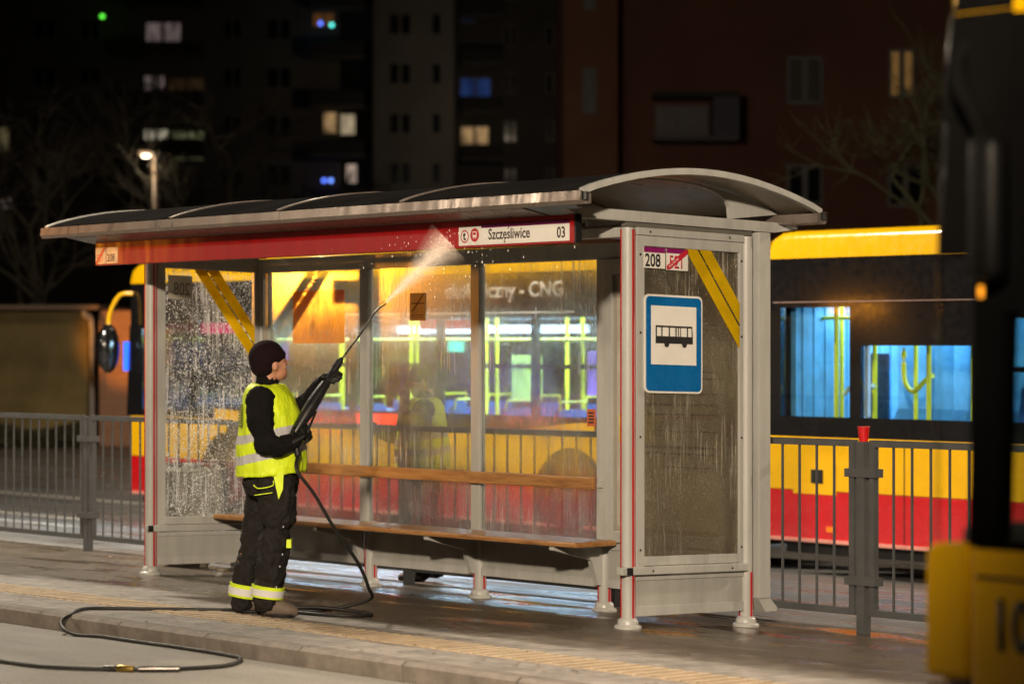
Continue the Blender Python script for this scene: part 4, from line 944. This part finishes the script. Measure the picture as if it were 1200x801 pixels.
J1 = dict(head=(.005, .0, 1.475), look=(R(26), R(14)), neck=(-.02, 0, 1.34), waist=.84,
  torso=[(.0, 0, 1.345, .075, .10), (-.005, 0, 1.315, .10, .165), (.0, 0, 1.27, .13, .20), (.012, 0, 1.18, .155, .205), (.015, 0, 1.06, .175, .20), (.012, 0, .94, .185, .195), (.015, 0, .84, .165, .185)],
  hips=[(.015, 0, .92, .165, .175), (.015, 0, .84, .168, .18), (.01, 0, .76, .165, .18), (.01, 0, .70, .14, .165)],
  vest=[(-.005, 0, 1.352, .082, .10), (-.01, 0, 1.335, .115, .165), (-.004, 0, 1.29, .146, .208), (.01, 0, 1.20, .168, .218), (.014, 0, 1.08, .190, .222), (.012, 0, .96, .203, .222), (.012, 0, .88, .203, .220), (.012, 0, .835, .200, .218)],
  legs=[dict(p=[(.04, -.09, .78), (.065, -.10, .60), (.045, -.11, .44), (.02, -.11, .28), (-.005, -.11, .09)], r=[.125, .112, .095, .090, .078]),
        dict(p=[(-.02, .09, .78), (-.055, .10, .60), (-.085, .11, .44), (-.13, .11, .28), (-.165, .11, .07)], r=[.120, .105, .090, .084, .074])],
  arms=[dict(p=[(-.035, -.19, 1.265), (-.03, -.235, 1.15), (.005, -.265, 1.015), (.075, -.25, .99), (.165, -.215, 1.035)], r=[.086, .082, .072, .060, .048]),
        dict(p=[(.03, .19, 1.265), (.11, .19, 1.20), (.19, .14, 1.215), (.25, .10, 1.28), (.305, .07, 1.355)], r=[.085, .072, .066, .055, .045])],
  hands=[dict(w=(.145, -.228, 1.015), d=(.78, .2, .45), s=(-.1, -.1, 1), n=(-.2, .95, 0), c=1.15),
         dict(w=(.315, .045, 1.37), d=(.35, -.85, .35), s=(.5, .3, .8), n=(.85, .2, -.4), c=1.15)],
  feet=[(-.005, -.11, 0, .155, -.13), (-.175, .11, .0, -.02, .15)])
p1 = person('worker in yellow hi-vis vest and dark beanie aiming a pressure washer', wloc, -R(YAW), J1)
# pocket seams and knee patch on the trousers
bm = B(); tube(bm, smooth_path([(-.07, -.215, .775), (-.04, -.228, .755), (.04, -.228, .77), (.045, -.226, .80)], 4), .0035, 6); tube(bm, [(-.065, -.222, .715), (.04, -.226, .73)], .0028, 6); obj('pocket_piping', bm, M_NEON, p1)
bm = B(); prism(bm, [(.045, .83), (.105, .86), (.10, .75), (.075, .69)], lambda a, b, d: (a, d, b), -.215, -.195); obj('vest_tail', bm, M_NEON, p1)
bm = B(); box(bm, .115, .145, -.17, -.08, .405, .455, .004); obj('knee_patch', bm, M_NEON, p1)
bm = B()
for z, x in ((.60, .13), (.53, .12), (.37, .115), (.30, .10), (.18, .08)): ellips(bm, (x-.02, -.185, z), (.004, .004, .006), 8, 6)
obj('reflective_dots', bm, M_REFL, p1)
# unreadable print on the back of the vest
bm = B(); random.seed(3)
for k in range(9):
    z = 1.235-.017*(k//1)*.9; a0 = R(196+k*1.0)
    for j in range(3):
        a = a0+R(6*j); rr = .175+.006*k*.3
        c0 = Vector((.01+rr*1.02*math.cos(a), .222*math.sin(a)*1.0, z)); bm2 = None
        box(bm, c0.x-.006, c0.x+.004, c0.y-.01, c0.y+.008, c0.z-.005, c0.z+.004)
obj('vest_print', bm, mat('vest_ink', (.10, .12, .03), .7), p1)
J2 = dict(head=(.015, .0, 1.475), look=(R(-8), R(-8)), neck=(-.01, 0, 1.34), waist=.84, torso=J1['torso'], hips=J1['hips'],
  vest=J1['vest'], legs=[dict(p=[(.03, -.09, .78), (.06, -.12, .60), (.07, -.14, .44), (.04, -.14, .28), (.0, -.14, .09)], r=J1['legs'][0]['r']), dict(p=[(-.02, .09, .78), (.0, .15, .60), (-.02, .19, .44), (-.06, .2, .28), (-.08, .2, .07)], r=J1['legs'][1]['r'])],
  arms=[dict(p=[(.0, -.19, 1.27), (.03, -.24, 1.15), (.09, -.24, 1.05), (.14, -.2, 1.15), (.14, -.1, 1.30)], r=J1['arms'][0]['r']), dict(p=[(.0, .19, 1.27), (.06, .24, 1.15), (.14, .25, 1.06), (.24, .2, 1.06), (.32, .15, 1.08)], r=J1['arms'][1]['r'])],
  hands=[dict(w=(.14, -.08, 1.34), d=(.1, .3, .9), s=(.3, -.6, .1), n=(-.7, .3, -.1), c=.9), dict(w=(.33, .14, 1.085), d=(.9, -.1, .2), s=(0, .1, .9), n=(0, -.9, .1), c=.9)],
  feet=[(.0, -.14, 0, .16, -.16), (-.09, .2, .0, .07, .22)])
p2 = person('worker in hi-vis vest behind the fence, seen through the wet glass facing left', (1.95, 4.28, GZ(1.95, 4.28)), -R(YAW), J2, mirror=-1)
# ================================================================== LANCE, HOSE, SPRAY
def from_px(x, y, t_):
    a = R(YAW); k = (x-600)/3105.84
    return Vector((-10.436+t_*(math.sin(a)+math.cos(a)*k), -11.085+t_*(math.cos(a)-math.sin(a)*k), 1.644-(y-400)/3105.84*t_))
MW = Matrix.Translation(wloc) @ Euler((0, 0, -R(YAW))).to_matrix().to_4x4()
lan = thing('pressure_washer_lance', 'black pressure washer lance with long steel rod held by the worker', 'pressure washer', wloc, -R(YAW))
A_, Bb_, Cc = Vector((.155, -.19, 1.06)), Vector((.415, .0, 1.49)), Vector((.667, .12, 1.825))
ax = (Bb_-A_)
bm = B(); tube(bm, smooth_path([A_, A_+ax*.25, A_+ax*.5, A_+ax*.75, Bb_], 4), 0, 14, True, [(.026+.016*math.sin(PI*min(1, i/13)), .022+.016*math.sin(PI*min(1, i/12))) for i in range(17)]); gun = obj('gun_body', bm, M_BLACK, lan, True, 50)
bm = B(); tube(bm, smooth_path([A_+ax*.1+Vector((.03, 0, -.02)), A_+Vector((.075, 0, -.045)), A_+Vector((.09, 0, .03)), A_+ax*.38+Vector((.03, 0, -.03))], 5), .007, 8); obj('trigger_guard', bm, M_BLACK, gun, True)
bm = B(); tube(bm, smooth_path([A_, A_+Vector((.02, .0, -.06)), A_+Vector((.03, 0, -.12))], 4), .02, 10); obj('grip', bm, M_BLACK, gun, True)
bm = B(); tube(bm, smooth_path([Bb_-ax*.05, Bb_+(Cc-Bb_)*.45, Bb_+(Cc-Bb_)*.85+Vector((-.012, 0, .0)), Cc], 5), .0065, 8); rod = obj('rod', bm, mat('dark_steel', (.14, .13, .12), .3, 1), lan, True)
bm = B(); d = (Cc-Bb_).normalized(); tube(bm, [Bb_-ax*.10, Bb_+d*.02], 0, 10, True, [.024, .014]); obj('collar', bm, M_RUB, rod, True)
bm = B(); tube(bm, [Cc-Vector((.02, 0, .012)), Cc+Vector((.012, .005, .008))], .012, 10); obj('nozzle', bm, mat('brass', (.55, .38, .10), .3, 1), rod)
# hose (world coordinates measured on the ground)
def gp(v, u, off=.012):
    z = GZ(v, u) if v > KERB-.0 else GZ(v, u)-.10
    return Vector((v, u, z+off))
s0 = MW @ (A_+Vector((.03, 0, -.12)))
hp_ = [s0, MW @ Vector((.185, -.26, .86)), MW @ Vector((.28, -.2, .72)), MW @ Vector((.40, -.1, .50)), MW @ Vector((.52, .05, .30)), MW @ Vector((.575, .15, .15))]
hp_ += [gp(-.78, 2.02, .03), gp(-.85, 1.95), gp(-.95, 1.86), gp(-1.05, 1.78), gp(-1.12, 1.66), gp(-1.14, 1.52), gp(-1.08, 1.38), gp(-.90, 1.32), gp(-.76, 1.38), gp(-.72, 1.55), gp(-.85, 1.70, .03), gp(-1.02, 1.84, .03)]
hp_ = hp_[:6]+[MW @ Vector((.57, .30, .06)), gp(-.90, 1.70), gp(-1.05, 1.80), gp(-1.12, 1.74), gp(-1.15, 1.55), gp(-1.05, 1.32), gp(-.86, 1.30), gp(-.80, 1.45), gp(-.96, 1.70, .03), gp(-1.2, 1.93), gp(-1.42, 1.95), gp(-1.71, 2.13), gp(-2.05, 2.34), gp(-2.22, 2.31), from_px(84, 719, 15.3), from_px(74, 724, 15.22), from_px(71.5, 730, 15.15), from_px(76, 737, 15.05), from_px(90, 743, 14.98), gp(-2.455, 1.70), gp(-2.45, 1.35), gp(-2.40-.03, .94), gp(-2.44, .53), gp(-2.50, .28), gp(-2.78, .02), gp(-3.10, .02), gp(-3.28, .17), gp(-3.5, .5), gp(-3.56, .9), gp(-3.55, 1.6), gp(-3.4, 2.6)]
bm = B(); tube(bm, smooth_path(hp_, 8), .0105, 8); hs = tag(obj('water_hose', bm, M_RUB, None, True), 'black rubber water hose looping from the worker down over the kerb', 'hose')
bm = B(); tube(bm, [gp(-3.25, .13, .014), gp(-3.28, .17, .014), gp(-3.30, .205, .014)], 0, 12, True, [.017, .021, .017]); obj('coupling', bm, _M['brass'], hs, True, 40)
bm = B(); tube(bm, [gp(-3.08, -.02, .014), gp(-3.235, .11, .014)], .016, 10); tube(bm, [gp(-3.31, .21, .014), gp(-3.34, .26, .014)], .015, 10); obj('hose_ferrule', bm, _M['dark_steel'], hs, True, 40)
# spray
tip = MW @ (Cc+Vector((.012, .005, .008))); hit = from_px(526, 283, 15.70)
sm = bpy.data.materials.new('spray'); sm.use_nodes = True; t = sm.node_tree; t.nodes.clear(); o_ = _n(t, 'ShaderNodeOutputMaterial')
tr_ = _n(t, 'ShaderNodeBsdfTransparent'); df_ = _n(t, 'ShaderNodeBsdfDiffuse'); df_.inputs[0].default_value = (.9, .82, .72, 1); tl_ = _n(t, 'ShaderNodeBsdfTranslucent'); tl_.inputs[0].default_value = (.9, .9, .9, 1)
a_ = _n(t, 'ShaderNodeAddShader'); t.links.new(df_.outputs[0], a_.inputs[0]); t.links.new(tl_.outputs[0], a_.inputs[1])
lw_ = _n(t, 'ShaderNodeLayerWeight'); lw_.inputs[0].default_value = .5
mx_ = _n(t, 'ShaderNodeMixShader'); t.links.new(_math(t, 'MULTIPLY', _math(t, 'POWER', _math(t, 'SUBTRACT', 1.0, lw_.outputs['Facing']), 1.6), _ramp(t, _noise(t, _obj(t, (1, 1, 1)), 26, 4, .7), [(.3, .03), (.68, .20)])), mx_.inputs[0]); t.links.new(tr_.outputs[0], mx_.inputs[1]); t.links.new(a_.outputs[0], mx_.inputs[2]); t.links.new(mx_.outputs[0], o_.inputs[0])
bm = B(); ds = hit-tip; [tube(bm, [tip, tip+ds*.3, tip+ds*.7, hit], 0, 16, False, [.005*q, .026*q, .058*q, .082*q]) for q in (1.9, 1.4, 1, .75, .5, .28)]; sp_ = obj('water_spray', bm, sm, None, True); sp_['kind'] = 'stuff'; sp_['label'] = 'white jet of water fanning from the lance onto the red board'
bm = B(); random.seed(11)
for k in range(110):
    f = random.random()**.6*1.12; r_ = .062*f*1.3; a = random.random()*2*PI; q = tip+ds*f; off = ring(q, ds, r_*random.random(), None, 12)[random.randrange(12)]
    s_ = random.uniform(.0007, .0018); tube(bm, [off, off+ds.normalized()*s_*4], s_, 4)
for k in range(120):
    q = hit+Vector((random.gauss(0, .05)-.05, random.gauss(0, .35), -abs(random.gauss(0, .16))+.05)); s_ = random.uniform(.001, .0025); tube(bm, [q, q-Vector((0, 0, s_*5))], s_, 4)
M_DROP = mat('water_drop', (.9, .92, .95), .1); o = obj('spray_droplets', bm, M_DROP); o['kind'] = 'stuff'; o['label'] = 'fine droplets flying off the jet'
# ================================================================== BACKGROUND
def fac(yaw_off, Z, xpx):
    pass
def facade_frame(x0, Z, ang=0):
    """origin at ground under pixel column x0 at depth Z; local x to the right as seen, y away"""
    p = from_px(x0, 400, Z); return (p.x, p.y, -.85)
M_WALLL = mat('render_grey', (.16, .145, .125), .9, var=.15, vs=.3, bump=.2, bs=4)
M_WALLR = mat('render_red', (.20, .085, .055), .9, var=.15, vs=.3, bump=.2, bs=4)
M_WF = mat('window_frame', (.22, .20, .18), .6); M_DARKPANE = mat('dark_pane', (.012, .012, .014), .15)
def litm(name, col, s):
    m, t, p = new_mat(name); v = _obj(t, (1, 1, .35)); n = _noise(t, v, 2.6, 4, .7)
    p.inputs['Base Color'].default_value = rgb(tuple(c*.3 for c in col)); p.inputs['Roughness'].default_value = .6
    t.links.new(_ramp(t, n, [(.35, tuple(c*.25 for c in col)), (.62, col)]), p.inputs['Emission Color']); p.inputs['Emission Strength'].default_value = s*.62; return m
def window(par, x, z, wd, h, pane, y=0, bars=1):
    bm = B(); box(bm, x, x+wd, y-.06, y-.002, z, z+h); w_ = obj('window', bm, M_WF, par)
    bm = B(); n = bars+1; g = wd/n
    for k in range(n): box(bm, x+k*g+.08, x+(k+1)*g-.08, y-.075, y-.062, z+.09, z+h-.09)
    obj('pane', bm, pane, w_)
YW = -R(YAW)
# far apartment block (left), facade facing the camera
Z1 = 150.; s1 = 3105.84/Z1
A = thing('apartment_block', 'tall grey apartment block with scattered lit windows at left', 'building', facade_frame(-60, Z1), YW)
def X1(x): return (x+60)/s1
def ZZ(y, Z, base=-.85): return 1.644-(y-400)/3105.84*Z-base
bm = B(); box(bm, 0, X1(398), 0, 14, 0, 34); obj('wall', bm, M_WALLL, A)
bm = B(); box(bm, X1(440), X1(533), -2.2, 12, 0, 34); obj('tower_wall', bm, mat('render_light', (.21, .19, .165), .9, var=.12, vs=.3), A)
bm = B(); box(bm, X1(398), X1(440), 1.2, 12, 0, 34); obj('loggia_wall', bm, M_WALLL, A)
bm = B(); box(bm, X1(533), X1(664), 3.5, 16, 0, 34); obj('wing_wall', bm, mat('render_dark', (.11, .10, .09), .9, var=.15, vs=.3), A)
warm = litm('lit_warm', (1, .62, .28), .55); warm2 = litm('lit_pale', (1, .80, .50), .75); blue = litm('lit_blue', (.05, .13, .50), .35); mauve = litm('lit_mauve', (.55, .42, .40), .35); oran = litm('lit_orange', (.9, .35, .08), .18); wht = litm('lit_white', (1, .75, .6), .8); green = litm('lit_green', (.55, .55, .28), .32)
lit = [(170, 213, 25, 57, mauve, 0), (168, 194, 87, 120, mauve, 0), (196, 240, 90, 122, litm('dim_brown', (.3, .17, .08), .12), 0), (168, 198, 150, 186, litm('lit_cream', (1, .9, .65), .6), 0), (200, 240, 152, 188, green, 0), (-6, 12, 148, 178, litm('lit_olive', (.5, .42, .2), .3), 0), (0, 14, 230, 245, mauve, 0), (366, 392, 14, 32, oran, 0), (378, 396, 130, 157, warm, 0), (396, 416, 130, 157, warm2, 1.2), (403, 418, 189, 214, wht, 1.2), (537, 556, 83, 108, blue, 3.5), (556, 575, 83, 108, blue, 3.5), (538, 573, 141, 168, warm, 3.5), (185, 215, 225, 240, mauve, 0), (538, 555, -5, 18, litm('blue_dim', (.02, .05, .2), .2), 3.5)]
for x0, x1, y0, y1, m, yy in lit:
    window(A, X1(x0), ZZ(y1, Z1), X1(x1)-X1(x0), (y1-y0)/s1, m, yy, 0 if x1-x0 < 25 else 1)
for r_ in range(-1, 5):
    yb = 47+57*r_
    for x0, x1, yy in ((458, 484, -2.2), (507, 519, -2.2), (313, 342, 0), (262, 284, 0), (95, 118, 0), (40, 66, 0), (590, 606, 3.5), (640, 660, 3.5)):
        window(A, X1(x0), ZZ(yb, Z1), X1(x1)-X1(x0), 26/s1, M_DARKPANE, yy, 1 if x1-x0 > 15 else 0)
    for x0, x1, yy in ((366, 438, -.0), (540, 590, 3.5), (166, 242, 0)):
        bm = B(); box(bm, X1(x0), X1(x1), yy-1.3, yy-.01, ZZ(yb+24, Z1), ZZ(yb+21, Z1)); bb_ = obj('balcony', bm, M_WALLL, A)
        bm = B(); box(bm, X1(x0), X1(x1), yy-1.33, yy-1.25, ZZ(yb+21, Z1), ZZ(yb+4, Z1)); obj('parapet', bm, mat('parapet', (.05, .045, .04), .8), bb_)
for x, y, cl in ((378, 31, (.1, .2, 1)), (391, 33, (.1, .8, .7)), (382, 213, (.1, .2, 1)), (390, 213, (.15, .3, 1)), (125, 23, (.1, .8, .05))):
    bm = B(); ellips(bm, (X1(x), -1.6, ZZ(y, Z1)), (.12, .12, .12), 10, 8); obj('balcony_light', bm, mat('bl%d' % x, cl, .5, emit=cl, es=2.5), A, True)
# right building
Z2 = 71.; s2 = 3105.84/Z2
Bd = thing('apartment_building', 'reddish brown rendered apartment building rising behind the shelter at right', 'building', facade_frame(660, Z2), YW)
def X2(x): return (x-660)/s2
bm = B(); box(bm, X2(722), X2(1330), 0, 12, 0, 17); obj('wall', bm, M_WALLR, Bd)
bm = B(); box(bm, 0, X2(722), -1.0, 12, 0, 17); obj('projecting_wall', bm, mat('render_red_lit', (.26, .12, .07), .9, var=.15, vs=.4), Bd)  # lighter copy of the red render: light on this face put into its colour
for x0, x1, y0, y1, m, yy, br in ((681, 698, 84, 137, mat('curtain_pane', (.10, .08, .06), .4), -1, 1), (683, 697, -40, 17, M_DARKPANE, -1, 1), (922, 964, 192, 240, M_DARKPANE, 0, 1), (1040, 1082, 192, 242, M_DARKPANE, 0, 1), (922, 964, 66, 122, mat('curtain_dim', (.09, .065, .05), .5), 0, 1), (1041, 1072, 57, 115, litm('lit_amber', (.8, .42, .12), .30), 0, 1), (1160, 1200, 66, 118, M_DARKPANE, 0, 1), (768, 830, 124, 162, mat('curtain_grey', (.22, .17, .16), .5), 0, 1)):
    window(Bd, X2(x0), ZZ(y1, Z2), X2(x1)-X2(x0), (y1-y0)/s2, m, yy, br)
bm = B(); box(bm, X2(764), X2(862), -1.2, -.01, ZZ(168, Z2), ZZ(163, Z2)); ba = obj('balcony', bm, M_WALLL, Bd)
bm = B(); box(bm, X2(832), X2(862), -1.2, -.01, ZZ(163, Z2), ZZ(115, Z2)); obj('side_screen', bm, mat('screen_dark', (.06, .05, .07), .5), ba)
bm = B(); box(bm, X2(764), X2(862), -1.22, -.01, ZZ(118, Z2), ZZ(112, Z2)); obj('balcony_roof', bm, _M['parapet'], ba)
# garage wall with drainpipe and brick pillar
Z3 = 58.; s3 = 3105.84/Z3
p_ = from_px(-60, 400, Z3)
Gg = thing('garage', 'low olive brown garage wall with white drainpipe and brick corner at left', 'building', (p_.x, p_.y, -.75), YW)
def X3(x): return (x+60)/s3
bm = B(); box(bm, 0, X3(104), 0, 6, 0, ZZ(362, Z3, -.75)); obj('wall', bm, mat('garage_render', (.20, .15, .06), .9, var=.25, vs=.8, bump=.3, bs=9), Gg)
bm = B(); box(bm, -.2, X3(118), -.35, 6.2, ZZ(362, Z3, -.75), ZZ(357, Z3, -.75)); obj('roof_edge', bm, mat('roof_edge', (.20, .14, .10), .7), Gg)
bm = B(); tube(bm, smooth_path([(X3(100), -.3, ZZ(364, Z3, -.75)), (X3(103), -.25, ZZ(372, Z3, -.75)), (X3(109), -.15, ZZ(385, Z3, -.75)), (X3(109), -.15, 0)], 4), .055, 8); obj('drainpipe', bm, mat('pipe_white', (.40, .36, .33), .5), Gg, True)
def brick(name):
    m, t, p = new_mat(name); br = _n(t, 'ShaderNodeTexBrick'); v = _obj(t, (1, 1, 1), (R(90), 0, 0)); t.links.new(v, br.inputs[0]); br.inputs['Scale'].default_value = 1
    br.inputs['Brick Width'].default_value = .26; br.inputs['Row Height'].default_value = .08; br.inputs['Mortar Size'].default_value = .01
    br.inputs['Color1'].default_value = (.42, .20, .10, 1); br.inputs['Color2'].default_value = (.34, .15, .08, 1); br.inputs['Mortar'].default_value = (.25, .2, .16, 1)
    t.links.new(br.outputs[0], p.inputs[0]); p.inputs['Roughness'].default_value = .8; return m
bm = B(); box(bm, X3(114), X3(200), .3, 6, 0, ZZ(363, Z3, -.75)); obj('brick_wall', bm, brick('brick'), Gg)
# hedge in front of the garage
bm = B(); random.seed(5)
for k in range(2600):
    x = random.uniform(0, X3(110)); y = random.uniform(-1.3, -.3); z = random.uniform(.05, .62+.12*math.sin(x*2.3)); c0 = Vector((x, y, z)); a = Vector([random.gauss(0, 1) for _ in range(3)]).normalized()*.05; b = a.cross(Vector([random.gauss(0, 1) for _ in range(3)])).normalized()*.035
    bm.faces.new([bm.verts.new(c0+q) for q in (a, b, -a, -b)])
hd = obj('hedge', bm, mat('hedge_leaf', (.05, .05, .025), .7)); hd.location = Gg.location; hd.rotation_euler = Gg.rotation_euler; hd['kind'] = 'stuff'
# far street lamp, lit
p_ = from_px(181, 400, 75)
sl = thing('street_lamp', 'thin street lamp with a lit head above the shelter roof at left', 'street lamp', (p_.x, p_.y, -.85), YW)
bm = B(); tube(bm, [(0, 0, 0), (0, 0, 7.6)], 0, 10, True, [.07, .05]); obj('pole', bm, mat('lamp_pole', (.14, .09, .06), .5), sl, True)
bm = B(); tube(bm, smooth_path([(0, 0, 7.55), (-.03, 0, 7.8), (-.2, 0, 7.85)], 4), .04, 8); ar = obj('arm', bm, _M['lamp_pole'], sl)
bm = B(); box(bm, -.45, -.1, -.12, .12, 7.80, 7.9, .03); hd_ = obj('lamp_head', bm, _M['lamp_pole'], sl)
bm = B(); ellips(bm, (-.24, 0, 7.76), (.13, .09, .06)); obj('lens', bm, mat('lamp_lens', (1, .9, .7), .5, emit=(1, .93, .75), es=1.6), hd_, True)
d = bpy.data.lights.new('street_lamp_light', 'POINT'); d.energy = 90; d.color = (1, .85, .6); d.shadow_soft_size = .2; lo = bpy.data.objects.new('street_lamp_light', d); C.objects.link(lo); lo.parent = sl; lo.location = (-.24, -.3, 7.5)
# bare trees
M_BARK = mat('bark', (.06, .05, .035), .9, bump=.4, bs=20)
def tree(label, xpx, Z, h, seed, spread=.55, depth=6, base=-.85, tr=.16, twigm=M_BARK):
    random.seed(seed); p = from_px(xpx, 400, Z); T = thing('bare_tree', label, 'tree', (p.x, p.y, base), YW)
    bm = B(); bc = B()
    def grow(b0, pos, dr, ln, r_, dep):
        pts = [pos]; q = pos; dd = dr.copy(); n = 4
        for k in range(n):
            dd = (dd+Vector([random.gauss(0, .13) for _ in range(3)])+Vector((0, 0, .05))).normalized(); q = q+dd*ln/n; pts.append(q)
        tube(b0, pts, 0, 6 if dep > 3 else 4, False, [r_*(1-.45*k/n) for k in range(n+1)])
        if dep == 0: return
        for k in range(3 if dep > 1 else 4):
            f = random.choice(pts[2:]) if k else pts[-1]
            nd = (dd+Vector((random.gauss(0, spread), random.gauss(0, spread), random.gauss(.05, spread*.7)))).normalized()
            grow(bc, f, nd, ln*random.uniform(.6, .82), r_*.62, dep-1)
    grow(bm, Vector((0, 0, 0)), Vector((0, 0, 1)), h*.33, tr, depth)
    obj('trunk', bm, M_BARK, T, True); obj('crown', bc, twigm, T)
tree('bare leafless tree in front of the dark block at far left', 40, 62, 9.5, 1)
tree('bare leafless tree crossing the lit windows beside the street lamp', 205, 80, 12, 2, tr=.24)
tree('bare leafless tree between the grey block and the red brown building', 585, 90, 9, 3)
tree('bare tree with mossy branches before the red brown building at right', 1075, 48, 9.5, 14, .6, 6, -.75, .15, mat('mossy_twig', (.07, .065, .03), .9))
